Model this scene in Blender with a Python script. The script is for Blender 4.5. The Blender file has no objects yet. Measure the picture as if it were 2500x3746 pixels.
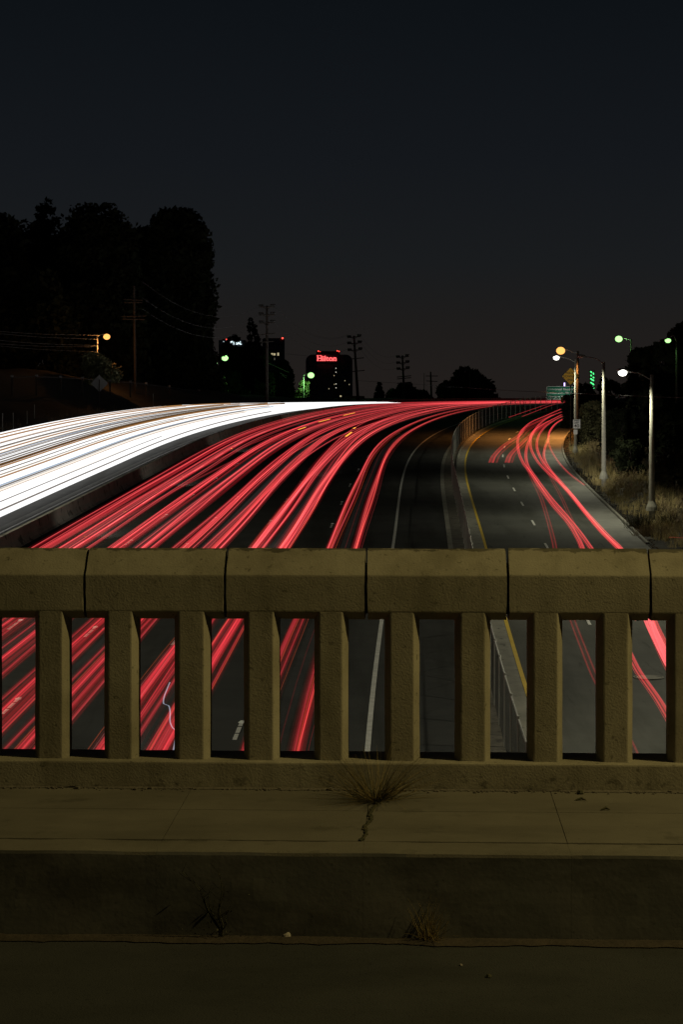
import bpy, math, random
import numpy as np
from mathutils import noise, Vector
C = bpy.context.scene.collection
R = math.radians
rnd = random.Random(7)
rng = np.random.default_rng(11)

# ---------------------------------------------------------------- camera
F = 7284.0            # focal length in photo pixels (70 mm on full frame, portrait)
XC, YH = 1250.0, 1430.0   # optical axis column and true horizon row
CZ = 1.97             # tripod height above the bridge deck
cd = bpy.data.cameras.new('camera'); cam = bpy.data.objects.new('camera', cd); C.objects.link(cam)
cam.location = (0, 0, CZ); cam.rotation_euler = (R(90), 0, 0)
cd.sensor_fit = 'VERTICAL'; cd.sensor_height = 36; cd.sensor_width = 24
cd.lens = F / 3746 * 36; cd.shift_y = -(1873 - YH) / 3746
cd.clip_start = 0.1; cd.clip_end = 20000
bpy.context.scene.camera = cam

# ---------------------------------------------------------------- world, exposure
sc = bpy.context.scene
w = bpy.data.worlds.new('World'); sc.world = w; w.use_nodes = True
nt = w.node_tree; nt.nodes.clear()
tc = nt.nodes.new('ShaderNodeTexCoord'); sx = nt.nodes.new('ShaderNodeSeparateXYZ')
rp = nt.nodes.new('ShaderNodeValToRGB'); bg = nt.nodes.new('ShaderNodeBackground'); ow = nt.nodes.new('ShaderNodeOutputWorld')
mr = nt.nodes.new('ShaderNodeMapRange'); mr.inputs[1].default_value = -0.05; mr.inputs[2].default_value = 0.25
nt.links.new(tc.outputs['Generated'], sx.inputs[0]); nt.links.new(sx.outputs[2], mr.inputs[0])
nt.links.new(mr.outputs[0], rp.inputs[0]); nt.links.new(rp.outputs[0], bg.inputs[0]); nt.links.new(bg.outputs[0], ow.inputs[0])
def lin(c): return tuple(((v/255+0.055)/1.055)**2.4 if v > 10 else v/255/12.92 for v in c) + (1,)
stops = [(0.0, (31, 27, 25)), (0.18, (33, 29, 27)), (0.27, (30, 28, 27)), (0.38, (25, 27, 29)), (0.55, (20, 23, 27)), (0.8, (14, 18, 22)), (1.0, (10, 13, 17))]
rp.color_ramp.elements[0].position = 0; rp.color_ramp.elements[0].color = lin(stops[0][1])
rp.color_ramp.elements[1].position = 1; rp.color_ramp.elements[1].color = lin(stops[-1][1])
for p, c in stops[1:-1]:
    e = rp.color_ramp.elements.new(p); e.color = lin(c)
bg.inputs[1].default_value = 1.0
sc.view_settings.view_transform = 'Standard'; sc.view_settings.look = 'None'
sc.view_settings.exposure = 0; sc.view_settings.gamma = 1
sc.cycles.transparent_max_bounces = 64
sc.cycles.max_bounces = 6; sc.cycles.sample_clamp_indirect = 2.0
sc.cycles.use_light_tree = True

# ---------------------------------------------------------------- mesh helpers (camera-relative z; CZ is added on linking)
class MB:
    def __init__(s): s.v = []; s.f = []; s.n = 0; s.mi = []
    def add(s, v, f, m=0):
        v = np.asarray(v, float).reshape(-1, 3); s.v.append(v)
        s.f += [tuple(i + s.n for i in q) for q in f]; s.mi += [m] * len(f); s.n += len(v)
    def box(s, x0, x1, y0, y1, z0, z1, m=0):
        v = [(x, y, z) for z in (z0, z1) for y in (y0, y1) for x in (x0, x1)]
        s.add(v, [(0, 2, 3, 1), (4, 5, 7, 6), (0, 1, 5, 4), (2, 6, 7, 3), (0, 4, 6, 2), (1, 3, 7, 5)], m)
    def tube(s, P, r, k=6, m=0, cap=True):
        P = np.asarray(P, float); n = len(P); r = np.broadcast_to(np.asarray(r, float), (n,))
        T = np.gradient(P, axis=0); T /= np.linalg.norm(T, axis=1)[:, None] + 1e-12
        up = np.tile([0, 0, 1.0], (n, 1)); bad = np.abs(T[:, 2]) > .9; up[bad] = [0, 1, 0]
        if bad.any(): up[:] = [0, 1, 0] if bad.sum() > n / 2 else up
        A = np.cross(T, up); A /= np.linalg.norm(A, axis=1)[:, None] + 1e-12
        B = np.cross(A, T); a = np.arange(k) * 2 * np.pi / k + .3
        V = P[:, None] + r[:, None, None] * (np.cos(a)[None, :, None] * A[:, None] + np.sin(a)[None, :, None] * B[:, None])
        f = [(i * k + j, i * k + (j + 1) % k, (i + 1) * k + (j + 1) % k, (i + 1) * k + j) for i in range(n - 1) for j in range(k)]
        if cap: f += [tuple(range(k))[::-1], tuple((n - 1) * k + j for j in range(k))]
        s.add(V.reshape(-1, 3), f, m)
    def streak(s, P, r, m=0):          # low arched band, open below: a lamp streak that shines upwards and backwards
        P = np.asarray(P, float); n = len(P); T = np.gradient(P, axis=0); A = np.cross(T, [0, 0, 1.0]); A /= np.linalg.norm(A, axis=1)[:, None] + 1e-12
        V = np.stack([P - A * r, P + [0, 0, r * .18], P + A * r], 1).reshape(-1, 3)
        far = [i for i in range(n - 1) if P[i, 1] >= 84]; near = [i for i in range(n - 1) if P[i, 1] < 84]
        s.add(V, [(3 * i + j, 3 * i + j + 1, 3 * i + j + 4, 3 * i + j + 3) for i in far for j in (0, 1)], m)
        s.f += [tuple(q + s.n - 3 * n for q in (3 * i + j, 3 * i + j + 1, 3 * i + j + 4, 3 * i + j + 3)) for i in near for j in (0, 1)]; s.mi += [m + 12] * (2 * len(near))
    def ball(s, c, r, k=10, m=0):
        rx, ry, rz = r if hasattr(r, '__len__') else (r, r, r); h = k // 2 + 1
        v = [(c[0], c[1], c[2] + rz)]
        for i in range(1, h):
            t = math.pi * i / h
            v += [(c[0] + rx * math.sin(t) * math.cos(2 * math.pi * j / k), c[1] + ry * math.sin(t) * math.sin(2 * math.pi * j / k), c[2] + rz * math.cos(t)) for j in range(k)]
        v.append((c[0], c[1], c[2] - rz)); f = [(0, 1 + j, 1 + (j + 1) % k) for j in range(k)]
        for i in range(h - 2):
            f += [(1 + i * k + j, 1 + (i + 1) * k + j, 1 + (i + 1) * k + (j + 1) % k, 1 + i * k + (j + 1) % k) for j in range(k)]
        b = 1 + (h - 2) * k
        f += [(b + j, len(v) - 1, b + (j + 1) % k) for j in range(k)]
        s.add(v, f, m)
    def build(s, name, mats, parent=None, origin=None, smooth=False):
        V = np.concatenate(s.v) if s.v else np.zeros((0, 3)); V = V + np.array([0, 0, CZ])
        if parent is not None: o0 = np.array(parent['_o'])
        elif origin is not None: o0 = np.array(origin, float) + [0, 0, CZ]
        else:
            o0 = np.array([V[:, 0].mean(), V[:, 1].mean(), V[:, 2].min()])
        me = bpy.data.meshes.new(name)
        me.from_pydata((V - o0).tolist(), [], s.f)
        for m in (mats if isinstance(mats, (list, tuple)) else [mats]): me.materials.append(m)
        if any(s.mi): me.polygons.foreach_set('material_index', s.mi)
        if smooth: me.polygons.foreach_set('use_smooth', [True] * len(me.polygons))
        me.update()
        o = bpy.data.objects.new(name, me); C.objects.link(o)
        if parent is not None: o.parent = parent
        else: o.location = o0
        o['_o'] = o0.tolist()
        return o
def thing(name, label, cat, loc, group=None):
    o = bpy.data.objects.new(name, None); C.objects.link(o); o.location = (loc[0], loc[1], loc[2] + CZ)
    o['_o'] = [loc[0], loc[1], loc[2] + CZ]; o.empty_display_size = .3
    return tag(o, label, cat, group)
def tag(o, label, cat, group=None, kind=None):
    o['label'] = label; o['category'] = cat
    if group: o['group'] = group
    if kind: o['kind'] = kind
    return o
def struct(o): o['kind'] = 'structure'; return o

# ---------------------------------------------------------------- materials
def mat(name, c1, c2=None, scale=2.0, rough=.85, bump=0, bscale=60, detail=6, metal=0, spec=.3, coord='Position', c3=None, s3=120, t3=.66):
    m = bpy.data.materials.new(name); m.use_nodes = True; n = m.node_tree; b = n.nodes['Principled BSDF']
    b.inputs['Roughness'].default_value = rough; b.inputs['Metallic'].default_value = metal
    b.inputs['Specular IOR Level'].default_value = spec
    b.inputs['Base Color'].default_value = (*c1, 1)
    if c2 or bump:
        if coord == 'Position': src = n.nodes.new('ShaderNodeNewGeometry').outputs['Position']
        else: src = n.nodes.new('ShaderNodeTexCoord').outputs['Object']
    if c2:
        t = n.nodes.new('ShaderNodeTexNoise'); t.inputs['Scale'].default_value = scale; t.inputs['Detail'].default_value = detail; t.inputs['Roughness'].default_value = .65
        r = n.nodes.new('ShaderNodeValToRGB'); r.color_ramp.elements[0].position = .32; r.color_ramp.elements[1].position = .68
        r.color_ramp.elements[0].color = (*c1, 1); r.color_ramp.elements[1].color = (*c2, 1)
        n.links.new(src, t.inputs['Vector']); n.links.new(t.outputs[0], r.inputs[0]); out = r.outputs[0]
        if c3:
            t2 = n.nodes.new('ShaderNodeTexNoise'); t2.inputs['Scale'].default_value = s3; t2.inputs['Detail'].default_value = 3
            r2 = n.nodes.new('ShaderNodeValToRGB'); r2.color_ramp.elements[0].position = t3; r2.color_ramp.elements[1].position = t3 + .05
            mx = n.nodes.new('ShaderNodeMix'); mx.data_type = 'RGBA'
            n.links.new(src, t2.inputs['Vector']); n.links.new(t2.outputs[0], r2.inputs[0]); n.links.new(r2.outputs[0], mx.inputs[0])
            n.links.new(out, mx.inputs[6]); mx.inputs[7].default_value = (*c3, 1); out = mx.outputs[2]
        n.links.new(out, b.inputs['Base Color'])
    if bump:
        t = n.nodes.new('ShaderNodeTexNoise'); t.inputs['Scale'].default_value = bscale; t.inputs['Detail'].default_value = 5
        bp = n.nodes.new('ShaderNodeBump'); bp.inputs['Strength'].default_value = 1; bp.inputs['Distance'].default_value = bump
        n.links.new(src, t.inputs['Vector']); n.links.new(t.outputs[0], bp.inputs['Height']); n.links.new(bp.outputs[0], b.inputs['Normal'])
    return m
def weather(m, layers, pits=None):
    """multiply the base colour by stains: layers of (scale xyz, threshold lo, hi, darkest factor, z range or None)"""
    n = m.node_tree; b = n.nodes['Principled BSDF']; src = n.nodes.new('ShaderNodeNewGeometry').outputs['Position']
    cur = b.inputs['Base Color'].links[0].from_socket
    for k, (sc3, lo, hi, fac, zr) in enumerate(layers):
        mp = n.nodes.new('ShaderNodeMapping'); mp.inputs['Scale'].default_value = sc3; mp.inputs['Location'].default_value = (k * 7.3, k * 3.1, k)
        t = n.nodes.new('ShaderNodeTexNoise'); t.inputs['Scale'].default_value = 1; t.inputs['Detail'].default_value = 7; t.inputs['Roughness'].default_value = .62
        mr = n.nodes.new('ShaderNodeMapRange'); mr.inputs[1].default_value = lo; mr.inputs[2].default_value = hi; mr.inputs[3].default_value = 0; mr.inputs[4].default_value = 1
        n.links.new(src, mp.inputs[0]); n.links.new(mp.outputs[0], t.inputs['Vector']); val = t.outputs[0]
        if zr:
            sp = n.nodes.new('ShaderNodeSeparateXYZ'); n.links.new(src, sp.inputs[0]); zm = n.nodes.new('ShaderNodeMapRange'); zm.inputs[1].default_value = zr[0]; zm.inputs[2].default_value = zr[1]; zm.inputs[3].default_value = 0; zm.inputs[4].default_value = zr[2]
            n.links.new(sp.outputs[2], zm.inputs[0]); ad = n.nodes.new('ShaderNodeMath'); ad.operation = 'ADD'; n.links.new(val, ad.inputs[0]); n.links.new(zm.outputs[0], ad.inputs[1]); val = ad.outputs[0]
        n.links.new(val, mr.inputs[0]); mx = n.nodes.new('ShaderNodeMix'); mx.data_type = 'RGBA'; mx.blend_type = 'MULTIPLY'
        mx.inputs[7].default_value = (fac, fac, fac * .97, 1); n.links.new(mr.outputs[0], mx.inputs[0]); n.links.new(cur, mx.inputs[6]); cur = mx.outputs[2]
    n.links.new(cur, b.inputs['Base Color']); return m
def emit(name, c, s, additive=False, sample='NONE'):
    m = bpy.data.materials.new(name); m.use_nodes = True; n = m.node_tree; n.nodes.clear()
    e = n.nodes.new('ShaderNodeEmission'); e.inputs[0].default_value = (*c, 1); e.inputs[1].default_value = s
    o = n.nodes.new('ShaderNodeOutputMaterial')
    if additive:
        t = n.nodes.new('ShaderNodeBsdfTransparent'); a = n.nodes.new('ShaderNodeAddShader')
        gm = n.nodes.new('ShaderNodeNewGeometry'); ml = n.nodes.new('ShaderNodeMath'); ml.operation = 'MULTIPLY_ADD'
        n.links.new(gm.outputs['Backfacing'], ml.inputs[0]); ml.inputs[1].default_value = -s; ml.inputs[2].default_value = s; n.links.new(ml.outputs[0], e.inputs[1])
        n.links.new(e.outputs[0], a.inputs[0]); n.links.new(t.outputs[0], a.inputs[1]); n.links.new(a.outputs[0], o.inputs[0])
    else: n.links.new(e.outputs[0], o.inputs[0])
    m.cycles.emission_sampling = sample
    return m
M = {}
M['asphalt'] = mat('freeway_asphalt', (.042, .043, .042), (.058, .058, .055), .35, 1.0, .004, 30, spec=.03, c3=(.04, .038, .034), s3=18, t3=.70)
M['ramp'] = mat('ramp_asphalt', (.062, .063, .056), (.092, .092, .080), .22, .85, .004, 30, spec=.12, c3=(.035, .034, .03), s3=9, t3=.70)
M['deck'] = mat('deck_asphalt', (.028, .029, .026), (.040, .0405, .036), 1.2, 1.0, .003, 140, c3=(.08, .075, .06), s3=95, t3=.745)
M['apron'] = mat('concrete_apron', (.14, .14, .125), (.22, .215, .19), .3, .85, .003, 20)
M['gutter'] = mat('gutter_concrete', (.15, .144, .12), (.24, .23, .19), .8, .9, .003, 20, c3=(.09, .085, .07), s3=2.5, t3=.62)
M['pavers'] = mat('verge_paving', (.055, .049, .038), (.12, .108, .085), 1.6, .95, .01, 6, c3=(.04, .035, .028), s3=4, t3=.6)
M['barrier'] = mat('barrier_concrete', (.22, .21, .18), (.34, .325, .28), .5, .9, .004, 15, c3=(.10, .095, .08), s3=1.4, t3=.6)
M['white_paint'] = mat('white_paint', (.42, .41, .38), (.60, .59, .55), 3, .7)
M['yellow_paint'] = mat('yellow_paint', (.50, .33, .03), (.62, .43, .05), 3, .7)
M['reflector'] = mat('reflector', (.92, .92, .9), rough=.25, spec=.8)
M['reflector_y'] = mat('reflector_amber', (.9, .5, .05), rough=.25, spec=.8)
M['concrete'] = mat('parapet_concrete', (.225, .200, .145), (.320, .290, .215), 2.3, .95,   .0018, 120, c3=(.44, .40, .30), s3=95, t3=.735, spec=.15)
M['sidewalk'] = mat('sidewalk_concrete', (.115, .103, .078), (.155, .140, .106), 1.7, .92, .0015, 160, c3=(.08, .072, .055), s3=60, t3=.74)
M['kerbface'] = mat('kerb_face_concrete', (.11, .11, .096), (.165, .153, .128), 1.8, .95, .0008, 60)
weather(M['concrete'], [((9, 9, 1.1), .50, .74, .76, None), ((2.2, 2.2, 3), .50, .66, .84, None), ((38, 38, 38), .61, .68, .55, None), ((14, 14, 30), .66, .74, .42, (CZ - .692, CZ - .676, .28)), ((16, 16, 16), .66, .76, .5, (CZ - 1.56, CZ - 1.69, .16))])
weather(M['sidewalk'], [((1.1, 3, 1), .48, .70, .72, None), ((60, 60, 60), .62, .70, .6, None), ((5, 5, 5), .60, .68, .75, None)])
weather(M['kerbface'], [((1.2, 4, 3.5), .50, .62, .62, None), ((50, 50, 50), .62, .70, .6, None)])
weather(M['deck'], [((.8, 1.6, 1), .46, .62, .70, None), ((70, 70, 70), .58, .70, .5, None)])
weather(M['ramp'], [((.5, .05, 1), .48, .62, .70, None), ((3, .3, 1), .60, .68, .65, None)])
weather(M['asphalt'], [((.6, .04, 1), .48, .62, .75, None)])
weather(M['apron'], [((.6, .25, 1), .50, .62, .75, None), ((4, 4, 1), .62, .70, .7, None)])
M['dirt'] = mat('dirt', (.034, .027, .019), (.06, .046, .032), 12, .95, .006, 50)
M['grit'] = mat('grit', (.07, .06, .045), (.16, .14, .11), 90, .95)
M['stone'] = mat('stone', (.25, .22, .18), (.35, .32, .27), 20, .9)
M['ground'] = mat('ground_soil', (.014, .013, .009), (.028, .024, .015), .15, .95, .05, 1.5)
M['leaf_dark'] = mat('leaf_dark', (.007, .009, .004), (.014, .017, .008), .4, .9, spec=.05)
M['leaf_green'] = mat('leaf_green', (.04, .055, .02), (.09, .10, .04), .5, .7)
M['leaf_olive'] = mat('leaf_olive', (.03, .03, .015), (.06, .056, .026), .4, .85, spec=.1)
M['grass_dry'] = mat('grass_dry', (.22, .17, .07), (.36, .29, .13), .8, .8)
M['grass_brown'] = mat('grass_brown', (.12, .085, .045), (.20, .15, .08), .8, .8)
M['weed'] = mat('weed', (.16, .12, .045), (.30, .22, .08), 20, .8)
M['weed_dark'] = mat('weed_dark', (.035, .038, .02), (.07, .06, .03), 20, .8)
M['leaf_lit'] = mat('leaf_lit', (.06, .066, .03), (.12, .12, .055), .5, .7)  # paler leaf colour so the bushes under the lamps look lit
M['bark'] = mat('bark', (.012, .010, .008), (.022, .018, .014), 2, .9)
M['wood'] = mat('pole_wood', (.016, .013, .010), (.030, .024, .018), 3, .9)
M['galv'] = mat('galvanised_steel', (.22, .22, .20), (.30, .30, .27), 1.5, .55, metal=.0)
M['concrete_pole'] = mat('spun_concrete_pole', (.20, .195, .155), (.27, .26, .21), 6, .8, .003, 40)
M['dark_metal'] = mat('dark_metal', (.02, .02, .019), rough=.6)
M['pale_wire'] = mat('pale_wire', (.07, .07, .065), rough=.7)
M['wire'] = mat('wire', (.02, .02, .02), rough=.8)
M['chain'] = mat('chain_wire', (.06, .06, .056), rough=.7)
M['slat'] = mat('fence_post_steel', (.30, .30, .28), (.40, .40, .37), 1, .5)
M['sign_green'] = mat('sign_green', (.012, .17, .10), rough=.5)
M['sign_white'] = mat('sign_white', (.75, .76, .72), rough=.5)
M['sign_yellow'] = mat('sign_yellow', (.72, .44, .02), rough=.5)
M['sign_black'] = mat('sign_black', (.02, .02, .02), rough=.5)
M['sign_back'] = mat('sign_back', (.12, .12, .12), rough=.6)
M['facade'] = mat('facade', (.10, .10, .12), (.13, .13, .15), .05, .8)
M['facade_dark'] = mat('facade_dark', (.06, .062, .075), (.08, .08, .095), .05, .8)
M['glass_dark'] = mat('glass_dark', (.02, .022, .03), rough=.2)
E_ = {}
E_['green'] = emit('lamp_green', (.42, 1, .30), 1.9); E_['orange'] = emit('lamp_orange', (1, .44, .11), 1.7); E_['white'] = emit('lamp_white', (1, .98, .88), 4)
E_['red'] = emit('beacon_red', (1, .06, .04), 3.2); E_['neon_green'] = emit('neon_green', (.08, 1, .25), 1.8); E_['violet'] = emit('lamp_violet', (.62, .45, 1), 2.5)
E_['hot'] = emit('sign_letter_red', (1, .10, .10), 2.4); E_['blue_white'] = emit('sign_letter_white', (.75, .95, 1), 1.8)
E_['window'] = emit('lit_window', (1, .86, .5), .45); E_['window_dim'] = emit('lit_window_dim', (.7, .68, .5), .10); E_['window_w'] = emit('lit_window_white', (1, .95, .8), .9)

# ---------------------------------------------------------------- road geometry: the right edge line of the freeway is the reference curve
KS = [0, 80, 120, 160, 200, 240, 300, 400, 600]
KV = np.array([1.0631, -.2868, .6607, 3.0926, 3.39, 3.3638, 3.1095, 2.6959, 2.2017]) * 1e-3
S_ = np.arange(-60, 600, 1.0); i0 = 60
H_ = np.zeros(len(S_)); H_[i0:] = .0091 + np.cumsum(np.interp(S_[i0:], KS, KV)); H_[:i0] = .0091 + .0
RX = np.zeros(len(S_)); RY = np.zeros(len(S_))
RX[i0:] = .2166 + np.cumsum(np.sin(H_[i0:])); RY[i0:] = 30 + np.cumsum(np.cos(H_[i0:]))
RX[:i0] = .2166 + (S_[:i0]) * math.sin(.0091); RY[:i0] = 30 + (S_[:i0] + 1) * math.cos(.0091)
ZK = [-100, 0, 100, 160, 220, 250, 290, 340, 420, 600, 900]
ZV = [-14.5, -11.3536, -8.2176, -6.3123, -3.602, -2.52, -2.48, -2.60, -2.85, -4.0, -12]
_zy = np.arange(-100, 901, 2.0); _zz = np.interp(_zy, ZK, ZV)
for _ in range(3): _zz[8:-8] = np.convolve(_zz, np.ones(9) / 9, 'same')[8:-8]
def surf(Y): return np.interp(Y, _zy, _zz)
U_BAR, U_WH, U_YE, U_RC = -20.15, -41.96, 4.81, 13.27
def road(s, u, dz=0.0):
    s = np.asarray(s, float); h = np.interp(s, S_, H_); x = np.interp(s, S_, RX); y = np.interp(s, S_, RY)
    X = x + u * np.cos(h); Y = y - u * np.sin(h)
    return np.stack([X, Y, surf(Y) + dz], -1)
def uof(X, Y):
    X = np.atleast_1d(X); Y = np.atleast_1d(Y); out = np.zeros(X.shape)
    for a in range(0, X.size, 4000):
        xs = X.ravel()[a:a + 4000]; ys = Y.ravel()[a:a + 4000]
        d2 = (xs[:, None] - RX[None, ::2]) ** 2 + (ys[:, None] - RY[None, ::2]) ** 2
        i = d2.argmin(1) * 2
        out.ravel()[a:a + 4000] = (xs - RX[i]) * np.cos(H_[i]) - (ys - RY[i]) * np.sin(H_[i])
        far = np.sqrt(d2.min(1)); out.ravel()[a:a + 4000] = np.sign(out.ravel()[a:a + 4000]) * np.maximum(np.abs(out.ravel()[a:a + 4000]), far * .98)
    return out
def sm(t): t = np.clip(t, 0, 1); return t * t * (3 - 2 * t)
def G(X, Y):
    X = np.asarray(X, float); Y = np.asarray(Y, float); u = uof(X, Y).reshape(X.shape)
    z = surf(Y)
    z = z + 5.6 * sm((-45 - u) / 16) * (1 - .8 * sm((Y - 235) / 110)) + 15 * sm((-75 - u) / 70) * (1 - sm((Y - 280) / 80))
    z = z + 10 * sm((u - 16) / 45) * (1 - sm((Y - 330) / 80)) * sm((Y - 104) / 40)
    z = z + .5 * sm((u - 14.2) / 2.5) * sm((Y - 104) / 8) * (1 - sm((Y - 330) / 80))
    z = z - 48 * sm((-55 - u) / 330) * sm((Y - 330) / 120) - 30 * sm((Y - 600) / 500) * (u > -55)
    return np.maximum(z, -55)
def g(X, Y): return float(G(np.array([X]), np.array([Y]))[0])
def at(px, py, Z): return np.array([(px - XC) * Z / F, Z, (YH - py) * Z / F])
def onroad(px, py, h=0.0):          # pixel ray meets the road surface raised by h
    Zs = np.arange(30, 420, .25); d = (YH - py) * Zs / F - (surf(Zs) + h)
    i = np.argmax(d < 0); return at(px, py, Zs[i])

# ---------------------------------------------------------------- ground, roads
def grid_axis(segs):
    out = [segs[0][0]]
    for a, b, st in segs:
        n = max(1, round((b - a) / st)); out += list(np.linspace(a, b, n + 1)[1:])
    return np.array(out)
gx = grid_axis([(-9000, -900, 1350), (-900, -200, 50), (-200, -80, 8), (-80, 90, 3), (90, 300, 10), (300, 900, 60), (900, 9000, 1350)])
gy = grid_axis([(-2000, -100, 380), (-100, 30, 10), (30, 480, 3), (480, 900, 12), (900, 2500, 100), (2500, 15000, 1250)])
GX, GY = np.meshgrid(gx, gy); GZ = G(GX, GY)
GU = uof(GX, GY).reshape(GX.shape)
inroad = (GU > -44.5) & (GU < 15.5) & (GY > -60) & (GY < 480)
GZ = np.where(inroad, GZ - .35, GZ)
rough = np.array([noise.noise(Vector((x * .11, y * .11, 0))) for x, y in zip(GX.ravel(), GY.ravel())]).reshape(GX.shape)
GZ = GZ + np.where((GU < -47) | (GU > 18), rough * .5, 0)
b = MB(); nx = len(gx)
b.add(np.stack([GX, GY, GZ], -1), [(j * nx + i, j * nx + i + 1, (j + 1) * nx + i + 1, (j + 1) * nx + i) for j in range(len(gy) - 1) for i in range(nx - 1)])
struct(b.build('ground', M['ground'], smooth=True))
def strip(us, s0, s1, ds=3.0, dz=0.0, hs=None):
    s = np.arange(s0, s1 + .01, ds); P = np.stack([road(s, u, dz + (hs[k] if hs else 0)) for k, u in enumerate(us)], 1)
    n = len(us); return P.reshape(-1, 3), [(i * n + k, i * n + k + 1, (i + 1) * n + k + 1, (i + 1) * n + k) for i in range(len(s) - 1) for k in range(n - 1)]
def lay(name, u0, u1, m, s0=-55, s1=520, dz=0.0, n=4):
    b = MB(); b.add(*strip(list(np.linspace(u0, u1, n)), s0, s1, 3.0, dz)); return struct(b.build(name, m))
lay('freeway', -44.6, 3.0, M['asphalt'], n=14)
lay('exit_ramp', 4.7, 11.65, M['ramp'], dz=.004, n=4)
lay('ramp_shoulder', 4.18, 4.74, M['gutter'], dz=.012, n=2)
lay('verge_paving', 3.12, 4.08, M['pavers'], dz=.03, n=3)
lay('gutter_strip', 2.86, 3.16, M['gutter'], dz=.02, n=2)
b = MB(); b.add(*strip([11.6, 12.4, 13.3], -55, 300, 3, .012)); struct(b.build('concrete_apron', M['apron']))
b = MB(); b.add(*strip([-22.6, -21.4, -20.1], -55, 520, 3, .006)); struct(b.build('median_shoulder', M['ramp']))
# driveway that leaves to the right beside the near part of the ramp
b = MB(); b.add(*strip([13.25, 17, 22, 30], -10, 73, 3, .008)); struct(b.build('driveway', M['apron']))
# kerbs: left of the ramp and right of the ramp
b = MB(); b.add(*strip([4.06, 4.07, 4.19, 4.20], -55, 420, 3, 0, [0, .15, .14, 0])); struct(b.build('kerb', M['gutter']))
b = MB(); b.add(*strip([13.24, 13.27, 13.42, 13.44], 74, 300, 3, 0, [0, .14, .14, 0])); struct(b.build('kerb', M['gutter']))
# median barrier
b = MB(); b.add(*strip([-19.35, -19.5, -19.62, -19.68, -19.88, -19.94, -20.06, -20.2], -55, 520, 3, 0, [0, .08, .33, .86, .86, .33, .08, 0]))
tag(b.build('median_barrier', M['barrier']), 'long low concrete barrier separating the white and the red traffic', 'barrier')
# markings
b = MB(); b.add(*strip([-.075, .075], -55, 520, 3, .012)); struct(b.build('edge_line', M['white_paint']))
b = MB(); b.add(*strip([-22.0, -21.85], -55, 520, 3, .012)); struct(b.build('edge_line', M['white_paint']))
b = MB(); b.add(*strip([U_YE - .06, U_YE + .08], -55, 420, 3, .02)); struct(b.build('edge_line', M['yellow_paint']))
b = MB()
for k, ul in enumerate((-3.7, -7.4, -10.85, -14.05)):
    for s in np.arange(-20 + k * 1.7, 330, 14.6):
        for q in range(3): b.add(*strip([ul - .06, ul + .06], s + q * .95, s + q * .95 + .82, .41, .012))
struct(b.build('lane_dashes', M['white_paint']))
b = MB()
for s in (7.0, 18.5, 32.5, 45.5, 58.5, 71.5, 84, 96.5, 108, 119.5, 131, 142, 153, 164, 175, 186): b.add(*strip([8.0 - .06, 8.0 + .06], s, s + 3.0, .5, .02))
struct(b.build('ramp_dashes', M['white_paint']))
# retroreflective markers on the lane lines
first = None
for k, (ul, mt) in enumerate(((-3.7, 'w'), (-7.4, 'w'), (-10.85, 'w'), (-14.05, 'w'), (-16.85, 'y'))):
    for s in np.arange(-12 + k * 1.7 + 9, 250, 14.6):
        p = road(s, ul, .012)
        if k in (0,) or mt == 'y' or True:
            key = mt
            if first is None: first = {}
            if key not in first:
                b = MB(); q = .07
                b.add([(p[0] + a * q, p[1] + c * q * .8, p[2] + e) for e, q in ((0, .095), (.024, .065)) for a, c in ((-1, -1), (1, -1), (1, 1), (-1, 1))],
                      [(0, 1, 5, 4), (1, 2, 6, 5), (2, 3, 7, 6), (3, 0, 4, 7), (4, 5, 6, 7)])
                o = b.build('road_reflector', M['reflector'] if mt == 'w' else M['reflector_y'], origin=p); first[key] = o
            else:
                o = first[key].copy(); C.objects.link(o); o.location = (p[0], p[1], p[2] + CZ)
            tag(o, 'small white reflector stud on a freeway lane line' if mt == 'w' else 'small amber reflector stud on the yellow line beside the barrier', 'reflector stud',
                'white reflector studs on the lane lines' if mt == 'w' else 'amber reflector studs beside the barrier')
# manhole cover on the ramp
p = onroad(2375, 2480); b = MB()
for r0, r1, z1 in ((.0, .42, .03), (.44, .50, .034)):
    a = np.linspace(0, 2 * np.pi, 33)[:-1]; ring = [(p[0] + r1 * math.cos(t), p[1] + r1 * math.sin(t), p[2] + z1) for t in a]
    if r0 == 0: b.add(ring, [tuple(range(32))])
    else:
        inn = [(p[0] + r0 * math.cos(t), p[1] + r0 * math.sin(t), p[2] + z1) for t in a]
        b.add(ring + inn, [(i, (i + 1) % 32, 32 + (i + 1) % 32, 32 + i) for i in range(32)])
tag(b.build('manhole_cover', M['gutter']), 'round pale manhole cover in the exit ramp, seen through the railing', 'manhole cover')

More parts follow.
